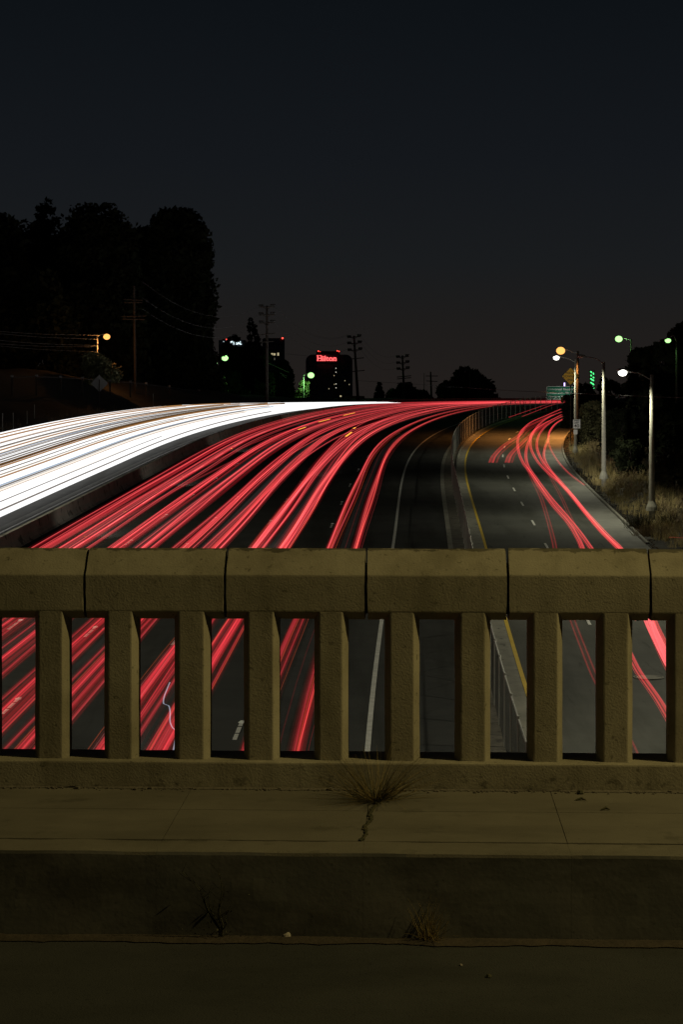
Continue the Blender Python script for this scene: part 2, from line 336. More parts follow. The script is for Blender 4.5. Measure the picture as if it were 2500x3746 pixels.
# ---------------------------------------------------------------- bridge: deck, sidewalk, parapet (built straight, turned a little in plan)
TH = -.0383; PY = 8.39
def turn(V):
    V = np.asarray(V, float).reshape(-1, 3).copy(); x = V[:, 0].copy(); y = V[:, 1] - PY
    V[:, 0] = x * math.cos(TH) - y * math.sin(TH); V[:, 1] = PY + x * math.sin(TH) + y * math.cos(TH); return V
def cham(P, r):
    out = []; n = len(P)
    for i in range(n):
        a, c, d = np.array(P[i - 1]), np.array(P[i]), np.array(P[(i + 1) % n])
        v1 = (a - c); v2 = (d - c); l1 = np.linalg.norm(v1); l2 = np.linalg.norm(v2)
        out += [c + v1 / l1 * min(r, l1 * .3), c + (v1 / l1 + v2 / l2) * r * .22, c + v2 / l2 * min(r, l2 * .3)]
    return out
def sweep(P, t0, t1, step, axis, amp=.0006, r=.006, sub=.03, nfreq=5.0, edge=1.0):
    """closed profile P swept along axis 'x' (profile = depth, height) or 'z' (profile = across, depth), worn by noise"""
    Q = cham(P, r); full = []
    for i in range(len(Q)):
        a, c = np.array(Q[i]), np.array(Q[(i + 1) % len(Q)]); k = max(1, int(np.linalg.norm(c - a) / sub))
        full += [a + (c - a) * j / k for j in range(k)]
    full = np.array(full); n = len(full); k = max(1, int(round((t1 - t0) / step))); ts = np.linspace(t0, t1, k + 1)
    cen = full.mean(0); V = []
    for t in ts:
        for q in full:
            v = Vector((t, q[0], q[1])) if axis == 'x' else Vector((q[0], q[1], t))
            d = noise.noise(v * nfreq) * amp * 2 + noise.noise(v * nfreq * 5) * amp
            e = (t == ts[0] or t == ts[-1]) * edge * abs(noise.noise(v * 23)) * .006
            q2 = q + (q - cen) / (np.linalg.norm(q - cen) + 1e-9) * d
            tt = t + (e if t == ts[0] else -e if t == ts[-1] else 0)
            V.append((tt, q2[0], q2[1]) if axis == 'x' else (q2[0], q2[1], tt))
    f = [(i * n + j, i * n + (j + 1) % n, (i + 1) * n + (j + 1) % n, (i + 1) * n + j) for i in range(k) for j in range(n)]
    f += [tuple(range(n)), tuple(k * n + j for j in range(n - 1, -1, -1))]
    return V, f
def plainbox(x0, x1, y0, y1, z0, z1):
    m = MB(); m.box(x0, x1, y0, y1, z0, z1); return m.v[0], m.f
SW = -1.67; DK = -1.976
b = MB(); v, f = plainbox(-14, 14, -9, 7.205, DK - 1.1, DK)
nd = 60
b.add(turn(v), f); deck = struct(b.build('bridge_deck', M['deck']))
b = MB(); v, f = plainbox(-14, 14, 7.215, 8.62, DK - 1.1, SW - .012); b.add(turn(v), f); struct(b.build('bridge_edge_beam', M['barrier']))
joints = [-.63 + .7525 * k for k in range(-7, 9)]
for (y0, y1, nm) in ((7.395, 7.922, 'sidewalk'), (7.928, 8.50, 'sidewalk')):
    b = MB()
    for a, c in zip(joints[:-1], joints[1:]):
        v, f = sweep([(y0, SW - .03), (y0, SW), (y1, SW), (y1, SW - .03)], a + .0012, c - .0012, .05, 'x', .0006, .003, .06, edge=.1); b.add(turn(v), f)
    struct(b.build(nm, M['sidewalk']))
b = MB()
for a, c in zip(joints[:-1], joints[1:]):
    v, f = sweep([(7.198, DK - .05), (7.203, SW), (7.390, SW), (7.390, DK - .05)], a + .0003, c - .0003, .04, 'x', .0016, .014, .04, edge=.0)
    # the road-side face has darker blotches, the top is like the sidewalk
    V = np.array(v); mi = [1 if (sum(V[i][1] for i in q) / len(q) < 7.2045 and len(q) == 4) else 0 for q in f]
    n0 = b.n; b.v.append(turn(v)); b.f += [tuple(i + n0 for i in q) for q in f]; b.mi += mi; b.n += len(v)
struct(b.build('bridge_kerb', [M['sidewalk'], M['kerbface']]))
# strip of dirt in the gutter and at the foot of the parapet
def ragged(y0, y1, z, x0=-6, x1=6, st=.03, amp=.03, sd=0):
    xs = np.arange(x0, x1, st); A = []
    for x in xs:
        n1 = noise.noise(Vector((x * 3.1, sd, 0))) * amp + noise.noise(Vector((x * 17, sd, 3))) * amp * .5
        n2 = noise.noise(Vector((x * 2.3, sd, 7))) * amp + noise.noise(Vector((x * 21, sd, 5))) * amp * .5
        A += [(x, y0 + n1, z), (x, (y0 + y1) / 2, z + .006), (x, y1 + min(0, n2), z)]
    return A, [(i * 3 + j, i * 3 + j + 1, i * 3 + j + 4, i * 3 + j + 3) for i in range(len(xs) - 1) for j in (0, 1)]
b = MB(); v, f = ragged(7.10, 7.197, DK + .004, sd=1); b.add(turn(v), f); tag(b.build('gutter_dirt', M['dirt']), 'thin line of reddish dirt in the gutter below the bridge kerb', 'dirt', kind='stuff')
b = MB(); v, f = ragged(8.322, 8.345, SW + .002, amp=.03, sd=9); b.add(turn(v), f)
for i in range(420):
    x = rnd.uniform(-2.2, 2.2); r = rnd.uniform(.002, .006) * (2 if rnd.random() < .06 else 1); y = 8.33 - abs(rnd.gauss(0, .02)); c = turn([(x, y, SW + r * .5)])[0]
    b.ball(c, (r * 1.3, r, r * .7), 5)
tag(b.build('grit', M['grit']), 'fine grit and gravel lying along the foot of the concrete parapet', 'grit', kind='stuff')
# parapet
root = thing('concrete_parapet', 'olive lit concrete bridge parapet with open slots and a sloped top rail', 'parapet', turn([(0, 8.39, SW)])[0])
RAIL = [(0, -.932), (0, -.777), (.1, -.678), (.145, -.674), (.235, -.777), (.20, -.968), (.05, -.968)]
RAIL = [(PY + a, z) for a, z in RAIL]
X0, PIT, OW = -1.1866, .2987, .197
js = [X0 + .0955 + 2 * PIT * k for k in range(-9, 13)]
for i, (a, c) in enumerate(zip(js[:-1], js[1:])):
    b = MB(); v, f = sweep(RAIL, a + .0045, c - .0045, .028, 'x', .0008, .006, .03)
    V = np.array(v); V[:, 0] += np.where(V[:, 0] < a + .03, 1, np.where(V[:, 0] > c - .03, 1, 0)) * (V[:, 2] + .85) * .03 * noise.noise(Vector((i * 3.3, 1, 1)))
    V[:, 2] += rnd.gauss(0, .0016) * (V[:, 2] > -.80); V[:, 1] += rnd.gauss(0, .0015)
    b.add(turn(V), f); b.build('rail_panel', M['concrete'], root)
    b = MB(); b.box(c - .02, c + .02, PY + .075, PY + .19, -.945, -.74); b.v = [turn(v) for v in b.v]; b.build('joint_filler', M['dark_metal'], root)
for k in range(-18, 23):
    xc = X0 + PIT * k + OW + (PIT - OW) / 2; hw = (PIT - OW) / 2
    xc += rnd.gauss(0, .0018); hw += rnd.gauss(0, .0012)
    P = [(-hw, 0), (hw, 0), (hw + .024, .05), (hw + .024, .11), (-hw - .024, .11), (-hw - .024, .05)]
    b = MB(); v, f = sweep([(xc + a, PY + y) for a, y in P], -1.57, -.9325, .03, 'z', .0008, .006, .03, edge=0)
    b.add(turn(v), f); b.build('baluster', M['concrete'], root)
b = MB(); v, f = sweep([(8.34, -1.72), (8.34, -1.558), (8.60, -1.555), (8.60, -1.72)], -6.6, 6.6, .04, 'x', .001, .007, .04); b.add(turn(v), f); b.build('base_sill', M['concrete'], root)

# ---------------------------------------------------------------- added point light for an assumed bridge lamp outside the frame, no post built (its warm light fills the foreground)
LB = np.array([8.6, 5.3, 6.6])
ld = bpy.data.lights.new('assumed_bridge_light', 'POINT'); ld.energy = 2250; ld.color = (1, .81, .325); ld.shadow_soft_size = .12
lo = bpy.data.objects.new('assumed_bridge_light', ld); C.objects.link(lo); lo.location = (LB[0], LB[1], LB[2] + CZ - .2)

# ---------------------------------------------------------------- plants helpers
def blades(base, n, spread, hmin, hmax, wd, lean, rg, droop=.5, seg=4):
    b = MB()
    for _ in range(n):
        a = rg.uniform(0, 2 * math.pi); r = abs(rg.gauss(0, spread)); L = rg.uniform(hmin, hmax); th = abs(rg.gauss(0, lean)) if lean < 1 else rg.uniform(.35, 1.56)
        p0 = np.array(base) + [r * math.cos(a), r * math.sin(a) * .6, 0]; a += rg.gauss(0, .5)
        P = []
        for k in range(seg + 1):
            t = k / seg; ang = th + droop * t * t
            if k: P.append(P[-1] + np.array([math.cos(a) * math.sin(ang), math.sin(a) * math.sin(ang), math.cos(ang)]) * L / seg)
            else: P.append(p0)
        b.tube(P, np.linspace(wd, wd * .25, seg + 1), 3, cap=False)
    return b
c0 = turn([(.15, 8.11, SW)])[0]; rg = random.Random(3)
root = thing('weed_tuft', 'big spreading dry weed tuft growing from the sidewalk crack at the parapet foot', 'weed', c0)
bb = blades(c0, 170, .04, .12, .33, .0009, 1.2, rg, .10)
bb.v = [np.where(v[:, 2:3] < SW + .004, np.c_[v[:, :2], np.full(len(v), SW + .004 + 0 * v[:, 2])], v) for v in bb.v]
bb.build('leaves', M['weed'], root)
bb = blades(c0, 190, .04, .05, .26, .0011, 1.2, rg, .12); bb.v = [np.c_[v[:, :2], np.maximum(v[:, 2], SW + .003)] for v in bb.v]; bb.build('dark_stems', M['weed_dark'], root)
b = MB()
for i in range(150):
    t = i / 150; x = .150 - .035 * t + .006 * math.sin(t * 17) + rnd.gauss(0, .003); y = 8.08 - .70 * t; c = turn([(x, y, SW + .003)])[0]; b.ball(c, (rnd.uniform(.003, .008), rnd.uniform(.006, .012), .004), 5)
tag(b.build('crack_moss', M['weed_dark']), 'dark moss filling the sidewalk joint in front of the weed tuft', 'moss')
c1 = turn([(-.39, 7.16, DK)])[0]; rg = random.Random(5); b = MB()
for (dx, h, bend) in ((-.13, .25, -.3), (-.10, .22, -.25), (.0, .25, .0), (.01, .2, .05), (-.05, .17, -.1), (.035, .11, .1)):
    P = [c1 + np.array([dx * t ** 1.4 + .008 * math.sin(t * 9 + h * 30), -.03 * t, h * t]) for t in np.linspace(0, 1, 8)]; b.tube(P, np.linspace(.0035, .001, 8), 5, cap=False)
    for _ in range(5):
        q = P[rg.randint(2, 7)]; a = rg.uniform(-1, 1); b.tube([q, q + [a * .03, -.01, .02], q + [a * .05, -.01, .035]], .0009, 3, cap=False)
root = thing('dry_twig_weed', 'thin leafless twiggy weed standing in the gutter at the left', 'weed', c1)
b.build('stems', M['weed_dark'], root)
b = MB()
for _ in range(46):
    q = c1 + np.array([rg.gauss(-.02, .05), rg.gauss(0, .015), abs(rg.gauss(0, .03)) + (rg.random() < .35) * rg.uniform(0, .15)]); s = rg.uniform(.004, .010)
    n1 = np.array([rg.gauss(0, 1), rg.gauss(0, 1), rg.gauss(0, 1)]); n1 /= np.linalg.norm(n1); n2 = np.cross(n1, [.3, .5, .8]); n2 /= np.linalg.norm(n2)
    b.add([q - n1 * s, q + n2 * s * .5, q + n1 * s, q - n2 * s * .5], [(0, 1, 2, 3)])
b.build('leaves', M['weed_dark'], root)
c2 = turn([(.36, 7.16, DK)])[0]
tag(blades(c2, 90, .022, .05, .17, .0013, .5, random.Random(8), .35).build('grass_clump', M['weed']), 'small dry grass clump growing in the gutter right of centre', 'grass clump')
for (px, py, s, lb) in ((1050, 3430, .014, 'largest pale pebble, in the gutter between the twiggy weed and the grass clump'), (1688, 3533, .006, 'tiny bright pebble on the dark asphalt at lower right'), (1790, 3575, .009, 'small dark stone on the asphalt at lower right'), (2125, 2905, .014, 'dark leaf litter lump on the sidewalk near the right parapet foot')):
    Zp = F * (-DK if py > 3300 else -SW) / (py - YH); q = at(px, py, Zp); b = MB(); q[2] += s * .4
    b.ball(q, (s * 1.2, s, s * .8), 7); V = b.v[0]; b.v[0] = V + np.array([[noise.noise(Vector(p) * 60) * s * .4] * 3 for p in V])
    tag(b.build('pebble', M['stone'] if 'pale' in lb or 'bright' in lb else M['weed_dark']), lb, 'pebble')
for i, (px, py, ln) in enumerate(((2190, 2893, .03), (1345 + 700, 2895, .02), (2350, 2888, .035), (2410, 2890, .03), (2130, 2930, .025), (2220, 2965, .02))):
    q = at(px, py, F * -SW / (py - YH)); b = MB(); q[2] += .004; b.tube([q - [ln, 0, 0], q + [0, .01, .005], q + [ln * .7, -.004, 0]], [.003, .006, .002], 5)
    tag(b.build('fallen_twig', M['weed_dark']), 'short dark twig lying on the sidewalk at the right parapet foot', 'twig', 'twigs on the sidewalk')

# ---------------------------------------------------------------- light trails of the traffic
def addm(nm, c, s): return emit(nm, c, s * 1.35, additive=True)
TRS = [('trail_red_faint', (1, .025, .05), .016), ('trail_red_soft', (1, .05, .065), .045), ('trail_red', (1, .09, .10), .12), ('trail_red_bright', (1, .14, .14), .26),
      ('trail_pink', (1, .28, .27), .16), ('trail_orange_red', (1, .14, .04), .20), ('road_wash_glow', (.8, .72, .66), .004), ('trail_amber', (1, .45, .05), 1.1), ('trail_hot_pink', (1, .16, .18), .55),
      ('trail_ramp', (1, .07, .08), .36), ('trail_ramp_soft', (1, .05, .06), .10), ('trail_blue_white', (.7, .8, 1), .30)]
TR = [addm(*t) for t in TRS] + [addm(t[0] + '_high_view', (t[1][0], t[1][1] * .5, t[1][2] * .65) if i_ < 4 else t[1], t[2] * (.8 if i_ in (8, 9, 10, 11) else .52)) for i_, t in enumerate(TRS)]      # lamps seen from high above, near the bridge, give less
def ramp_(s, a, w): return sm((s - a) / w)
LANES = [(-15.75, 12, 'first lane beside the barrier', .36), (-12.45, 9, 'second lane from the barrier', .20), (-9.15, 9, 'middle lane of the red carriageway', .22), (-5.6, 9, 'fourth lane from the barrier', .24), (-2.25, 3, 'outermost lane beside the bare shoulder', .16)]
sS = np.concatenate([np.arange(-28, 150, 6.0), np.arange(150, 352, 3.0)])
CUT = {}
for li, (uc, n, where, sd) in enumerate(LANES):
    for k in range(n):
        u = uc + rnd.gauss(0, sd) + (.18 if li < 4 else .08) * np.sin(sS * rnd.uniform(.012, .03) + rnd.uniform(0, 6)) + .05 * np.sin(sS * .11 + rnd.uniform(0, 6))
        if k == n - 1 and li in (0, 1, 2): u = u + 3.3 * ramp_(sS, (70, 150, 110)[li], 130)      # one car per inner lane changes lane
        if k == n - 2 and li == 3: u = u - 3.2 * ramp_(sS, 130, 110)
        hw = rnd.uniform(.58, .76); h0 = rnd.choice([.72, .8, .85, .95, 1.05]); b = MB()
        h = np.interp(sS, S_, H_)
        br = rnd.random()
        ss0 = 0
        for side in (-1, 1):
            wpath = road(sS, 0, 0); 
            def pth(off, dh):
                uu = u + side * hw + off; x = np.interp(sS, S_, RX) + uu * np.cos(h); y = np.interp(sS, S_, RY) - uu * np.sin(h)
                Q = np.stack([x, y, surf(y) + h0 + dh], -1); return Q[XC + F * Q[:, 0] / Q[:, 1] < 2072]
            b.streak(pth(0, 0), rnd.uniform(.13, .20), m=0); b.streak(pth(rnd.uniform(-.03, .03), .01), rnd.uniform(.08, .12), m=0 if br < .5 else 1)
            b.streak(pth(rnd.uniform(-.03, .03), .02), rnd.uniform(.03, .055), m=2 if br > .35 else 1)
            if br > .55: b.streak(pth(rnd.uniform(-.03, .03), .03), rnd.uniform(.015, .03), m=3)
            for q in range(4): b.streak(pth(rnd.gauss(0, .11), rnd.uniform(-.05, .05)), rnd.uniform(.008, .022), m=rnd.choice([0, 1, 1, 2, 2, 5 if br > .8 else 1, 4 if br > .85 else 0]))
        side = 0
        if rnd.random() < .5: b.streak(pth(rnd.uniform(-.3, .3), .35), .016, m=rnd.choice([0, 1, 2]))
        if rnd.random() < .55: b.streak(pth(0, -.25), rnd.uniform(.15, .30), m=6)  # painted glow of the headlight-washed road, not a lamp streak
        o = b.build('tail_light_trail', TR, origin=road(0, uc))
        tag(o, 'red tail light trail of one car along the ' + where, 'light trail', 'red tail light trails in the ' + where)
        if li == 0 and k in (0, 1):                 # a signalling car leaves a row of dashes
            b2 = MB(); side = 1
            for s1 in np.arange(20, 250, 13.5):
                ss = np.linspace(s1, s1 + 6.0, 4); uu = np.interp(ss, sS, u + hw + .2 * k); P = np.stack([road(a_, c_, h0) for a_, c_ in zip(ss, uu)])
                b2.streak(P, .06)
            if k == 0:
                b2.build('signal_flash', [TR[4]] * 24, o)
# amber signal flashes
root = thing('amber_signal_trail', 'row of short amber indicator flashes among the far red trails', 'light trail', road(150, -8))
for (a, c, d, e) in ((1090, 1572, 1118, 1563), (1165, 1544, 1208, 1533), (1256, 1520, 1298, 1510), (1265, 1597, 1287, 1581), (1293, 1568, 1301, 1564)):
    b = MB(); b.streak([onroad(a, c, .9), onroad(d, e, .9)], .09); b.build('flash', [TR[7]] * 24, root)
# headlights
WH = [emit('headlight_white', (1, 1, 1), 1.2), emit('headlight_warm', (1, .92, .82), 1.05), emit('headlight_blue', (.62, .76, .95), .62), emit('headlight_amber', (1, .50, .18), .38), emit('headlight_dim', (.8, .66, .55), .22), emit('headlight_dark_amber', (.9, .42, .12), .12)]
b = MB()
sW = np.concatenate([np.arange(40, 150, 6.0), np.arange(150, 340, 3.0)])
def px_of(P): return XC + F * P[:, 0] / P[:, 1]
def white(u, hh, r, m, lim):
    h = np.interp(sW, S_, H_); x = np.interp(sW, S_, RX) + u * np.cos(h); y = np.interp(sW, S_, RY) - u * np.sin(h)
    P = np.stack([x, y, surf(y) + hh], -1); P = P[px_of(P) < lim]; b.tube(P, r, 4, m=m, cap=False)
for li, uc in enumerate((-24.3, -27.9, -31.5, -35.1, -38.9)):
    for k in range(54):
        side = rnd.choice((-1, 1)); off = side * .68 + rnd.gauss(0, .42); off = max(-1.72, min(1.72, off)) * (1.3 if li == 4 else 1)
        u = uc + off + .06 * np.sin(sW * rnd.uniform(.012, .03) + rnd.uniform(0, 6))
        m = rnd.choices([0, 1, 2], [70, 28, 2])[0]
        white(u, rnd.uniform(.60, .70), rnd.uniform(.05, .12) if m else rnd.uniform(.08, .16), m, 1470 - abs(rnd.gauss(0, 30)) - li * 10)
    for k in range(2):                                   # thin darker and coloured lines riding just above the white
        u = uc + rnd.uniform(-1.8, 1.8) + .05 * np.sin(sW * .02 + k)
        white(u, rnd.uniform(.80, .86), rnd.uniform(.04, .07), rnd.choice((1, 4, 3, 4)), 1000 - 60 * li + rnd.uniform(-100, 100))
for ul in (-26.1, -29.7, -33.3, -37.0):
    for k in range(2): white(ul + rnd.uniform(-.2, .2), rnd.uniform(.74, .80), rnd.uniform(.02, .05), rnd.choice((3, 4, 5)), 900)
for py_, rr_, mm_, lim_ in ((1601, .05, 4, 900), (1647, .06, 3, 1000), (1660, .04, 4, 1000), (1700, .10, 5, 1050), (1709, .06, 3, 1050), (1776, .05, 2, 1000), (1783, .05, 4, 900), (1738, .03, 4, 700), (1835, .03, 4, 600), (1620, .03, 3, 700)):
    q = onroad(4, py_, .85); white(float(uof(q[0], q[1])[0]) + 0 * sW, .85 + rnd.uniform(0, .05), rr_, mm_, lim_)
tag(b.build('headlight_trails', WH, origin=road(100, -32)), 'solid stream of white headlight trails filling the oncoming lanes', 'light trails', kind='stuff')

# ramp trails, traced from the photo on to the ramp at lamp height
def spl(P, k=8):
    P = np.array(P, float); t = np.concatenate([[0], np.cumsum(np.linalg.norm(np.diff(P[:, :2], axis=0), axis=1))]); n = len(P)
    d = np.zeros_like(P)
    for i in range(n):
        a, c = max(0, i - 1), min(n - 1, i + 1); d[i] = (P[c] - P[a]) / (t[c] - t[a])
    out = []
    for i in range(n - 1):
        L = t[i + 1] - t[i]
        for j in range(k):
            s = j / k; out.append((2 * s**3 - 3 * s**2 + 1) * P[i] + (s**3 - 2 * s**2 + s) * L * d[i] + (-2 * s**3 + 3 * s**2) * P[i + 1] + (s**3 - s**2) * L * d[i + 1])
    out.append(P[-1]); return np.array(out)
def c5(pts): return [(1600 + x * .574, 1400 + y * .574) for x, y in pts]
SPREAD = [(-.055, 0, .02, 2), (.05, .01, .022, 2), (0, .03, .012, 3), (.0, 0, .085, 1), (.09, -.02, .008, 4), (-.10, -.02, .007, 2)]
def ramp_trail(px, label, scale=1.0, bright=1.0, spread=SPREAD, h=.85, ext=None):
    P = [onroad(x, y, h) for x, y in px]
    if ext: P += [np.array(e) for e in ext]
    P = spl(P, 6); keep = [0]
    for i in range(1, len(P)):
        if np.linalg.norm(P[i] - P[keep[-1]]) > .4: keep.append(i)
    P = P[keep]; P = P[::-1] if P[-1][1] < P[0][1] else P; T = np.gradient(P, axis=0); N = np.cross(T, [0, 0, 1]); N /= np.linalg.norm(N, axis=1)[:, None]; b = MB()
    for off, dh, r, m in [(o_, d_, r_, {3: 9, 2: 9, 1: 10}.get(m_, m_)) for o_, d_, r_, m_ in spread]: b.streak(P + N * off * scale + [0, 0, dh], r * scale, m=m)
    o = b.build('tail_light_trail', TR, origin=P[-1]); tag(o, label, 'light trail', 'red tail light trails on the exit ramp'); return o
ramp_trail(c5([(790, 168), (700, 208), (600, 252), (545, 303), (516, 365), (522, 440), (550, 510), (600, 578), (660, 670), (740, 780), (840, 895), (905, 1000), (937, 1075)]) + [(2202, 2130), (2265, 2290), (2330, 2440), (2412, 2560), (2470, 2660)], 'long red trail swinging widest left on the ramp then running under the parapet', 1.25)
ramp_trail(c5([(795, 186), (720, 216), (650, 268), (598, 350), (570, 430), (577, 520), (640, 618), (720, 725), (820, 840), (910, 950), (1000, 1075)]) + [(2262, 2130), (2340, 2270)], 'bright red ramp trail crossing under the widest one and leading to the parapet middle', 1.25)
ramp_trail(c5([(795, 204), (740, 232), (680, 262), (612, 312), (597, 375), (602, 425), (645, 505), (720, 585), (790, 645), (860, 715), (950, 830), (1050, 950), (1150, 1050), (1172, 1075)]) + [(2362, 2150), (2395, 2265), (2450, 2380), (2500, 2470)], 'red ramp trail with a tight bend that joins the right hand bundle', 1.15)
ramp_trail(c5([(800, 214), (740, 245), (680, 292), (645, 350), (640, 420), (680, 512), (745, 590), (805, 660), (870, 735), (960, 845), (1060, 955), (1150, 1040), (1185, 1075)]) + [(2345, 2150), (2372, 2265), (2432, 2410), (2480, 2500)], 'red ramp trail in the middle of the right hand bundle', 1.15)
ramp_trail(c5([(806, 228), (760, 260), (720, 310), (708, 370), (688, 420), (685, 480), (722, 552), (792, 632), (852, 702), (952, 822), (1082, 962), (1192, 1075)]) + [(2360, 2170), (2400, 2310), (2450, 2430)], 'red ramp trail on the outer side of the right hand bundle', 1.1)
ramp_trail(c5([(803, 235), (755, 262), (725, 300), (711, 350), (722, 415), (775, 505), (850, 585), (942, 654)]), 'single red trail drifting out to the right kerb where it ends', .9, spread=SPREAD[:3])
ramp_trail(c5([(345, 510), (365, 465), (430, 398), (520, 338), (560, 290), (640, 250), (740, 205)]), 'short faint red trail in the left ramp lane that starts farthest left', 1.5, spread=[(-.1, 0, .05, 1), (.1, 0, .05, 1), (0, 0, .13, 1)])
ramp_trail(c5([(367, 510), (390, 460), (455, 400), (535, 345), (580, 300), (660, 260)]), 'short faint red trail close beside the leftmost ramp trail', 1.5, spread=[(-.1, 0, .05, 1), (.1, 0, .05, 1)])
ramp_trail(c5([(448, 510), (468, 460), (530, 395), (590, 340), (650, 290), (720, 245)]), 'short faint red trail starting just right of the ramp lane dashes', 1.5, spread=[(-.1, 0, .05, 1), (.1, 0, .05, 1), (0, 0, .13, 1)])
ramp_trail(c5([(466, 510), (490, 455), (555, 390), (615, 330), (690, 265)]), 'short faint red trail, the innermost of the four that start abruptly', 1.4, spread=[(-.1, 0, .05, 1), (.1, 0, .05, 1)])
ramp_trail(c5([(575, 540), (610, 620), (660, 722), (705, 862), (742, 1000), (757, 1075)]) + [(2060, 2160), (2095, 2265), (2135, 2370), (2178, 2475), (2245, 2600), (2312, 2730), (2350, 2830)], 'thin faint double red trail leftmost of those passing below the parapet', 1.6, spread=[(-.05, 0, .018, 1), (.05, 0, .018, 1), (0, 0, .06, 0)])
ramp_trail(c5([(640, 430), (680, 520), (730, 612), (790, 722), (840, 832), (882, 920), (942, 1075)]), 'thin faint red trail between the two bright ramp bundles', 1.3, spread=[(-.05, 0, .02, 1), (.05, 0, .02, 1)])
ramp_trail([(2335, 2130), (2372, 2262), (2408, 2340), (2460, 2440), (2520, 2530)], 'broad glowing pink trail seen through the rightmost railing slot', 1.0, spread=[(0, 0, .17, 8), (-.16, 0, .02, 3), (.19, 0, .02, 3)])
ramp_trail([(1862, 1527), (1920, 1507), (1985, 1485), (2040, 1467), (2082, 1458)], 'upper thin red trail rising over the green verge in front of the road sign', 1.3, h=.9, spread=[(0, 0, .035, 3)])
ramp_trail([(1911, 1524), (1965, 1503), (2020, 1482), (2081, 1468)], 'lower thin red trail rising over the green verge in front of the road sign', 1.3, h=.9, spread=[(0, 0, .035, 3)])
sq = [(621, 2496), (609, 2525), (600, 2550), (598, 2573), (608, 2578), (617, 2582), (622, 2604), (622, 2640), (630, 2660), (642, 2674), (640, 2710), (634, 2744)]
P = spl([onroad(x, y, .9) for x, y in sq], 6); b = MB(); b.streak(P[::-1], .018, m=11)
tag(b.build('light_trail', TR, origin=P[0]), 'thin wavy blue white light trail seen through the third railing slot', 'light trail')
ramp_trail([(2450, 1965), (2520, 1968)], 'short thin red trail at the far right behind the grass', 1.0, h=.6, spread=[(0, 0, .03, 2)])

# added spots in place of departing cars' headlights, brightening lanes and barrier ahead
for s_, u_, e_ in ((-15, -14.5, 2400), (10, -15.5, 1500), (40, -15.5, 1500), (75, -15.5, 1500), (110, -15.5, 1500), (145, -15.5, 1300), (180, -15.5, 1100), (20, -6.5, 500), (70, -6.5, 500), (120, -6.5, 500)):
    p0 = road(s_, u_, .75); p1 = road(s_ + 45, u_ - (5.5 if u_ < -10 else 1), 2.2)
    l = bpy.data.lights.new('added_headlight_spot', 'SPOT'); l.energy = e_; l.color = (1, .95, .82); l.spot_size = R(52); l.spot_blend = 1; l.shadow_soft_size = .5
    lo = bpy.data.objects.new('added_headlight_spot', l); C.objects.link(lo); lo.location = (p0[0], p0[1], p0[2] + CZ); lo.rotation_euler = Vector((p1 - p0).tolist()).to_track_quat('-Z', 'Y').to_euler()
# ---------------------------------------------------------------- chain link fence between freeway and ramp
UF = 3.72; FH = 1.95
root = thing('chain_link_fence', 'long chain link fence on thin posts between the freeway and the exit ramp', 'fence', road(60, UF))
for s in np.arange(-4, 290, 3.0):
    p = road(s, UF); b = MB(); b.tube([p, p + [0, 0, FH + .08]], .038, 8); b.build('post', M['slat'], root)
b = MB(); ss = np.arange(-10, 292, 3.0); b.tube(road(ss, UF, FH), .022, 6); b.build('top_rail', M['slat'], root)
b = MB(); st = .085
for s in np.arange(-10, 290, st):
    if True:
        n = 3; t = np.linspace(0, 1, n)
        for sg in (1, -1):
            q = s + sg * t * FH
            b.tube(road(np.clip(q, -12, 292), UF + .03 * sg * .2, 0) + np.stack([0 * t, 0 * t, .03 + t * (FH - .05)], -1), .0022, 3, cap=False)
b.build('wire_mesh', M['chain'], root)

# ---------------------------------------------------------------- lamps
def lamp(label, xt, yt, Z, head, col, power, mat_pole='concrete_pole', r=.13, arm_rise=True, ybase=None, hr=.27, poleX=None, lit=True, armpts=None, housing=True):
    top = at(xt, yt, Z); base = np.array([top[0], Z, g(top[0], Z)]) if ybase is None else np.array([at(xt, ybase, Z)[0], Z, at(xt, ybase, Z)[2]])
    root = thing('street_lamp', label, 'street lamp', base)
    b = MB(); gz = min(base[2], g(base[0], Z)) - .05
    b.tube([[base[0], Z, gz], base, (base + top) / 2, top], [r * 1.1, r * 1.1, r * .9, r * .62], 12); b.build('pole', M[mat_pole], root, smooth=True)
    b = MB(); b.tube([base + [0, 0, 0], base + [0, 0, .22], base + [0, 0, .55]], [r * 2.1, r * 1.9, r * 1.15], 12); b.build('pole_base', M[mat_pole], root)
    hp = at(head[0], head[1], Z); P = armpts or [top + [0, 0, -.35], top * .72 + hp * .28 + [0, 0, .28], top * .35 + hp * .65 + [0, 0, .30], hp + [0, 0, .14]]
    if armpts: P = [at(a, c, Z) for a, c in armpts]
    b = MB(); b.tube(spl(P, 5), .035 if r > .1 else .025, 6); b.build('arm', M['dark_metal'] if not lit else M['galv'], root)
    b = MB(); b.ball(hp + [0, 0, .13], (.36, .19, .12), 12); hd = b.build('lamp_head', M['galv'], root, smooth=True)
    b = MB()
    if lit is True: b.ball(hp, (hr, hr * .9, hr * .85), 12); b.build('lens', E_[col], hd if False else root, smooth=True)
    else: b.ball(hp + [0, 0, .04], (.2, .14, .08), 10); b.build('lens', M['sign_white'], root, smooth=True)
    if lit:
        l = bpy.data.lights.new('lamp_light', 'SPOT' if col == 'white' or Z < 210 else 'POINT'); l.energy = power; l.color = dict(green=(.35, 1, .30), orange=(1, .40, .10), white=(1, .98, .74))[col]; l.shadow_soft_size = .15
        if l.type == 'SPOT': l.spot_size = R(146); l.spot_blend = .7
        lo = bpy.data.objects.new('lamp_light', l); C.objects.link(lo); lo.location = (hp[0], hp[1] - .0, hp[2] + CZ - hr - .12)
    return root
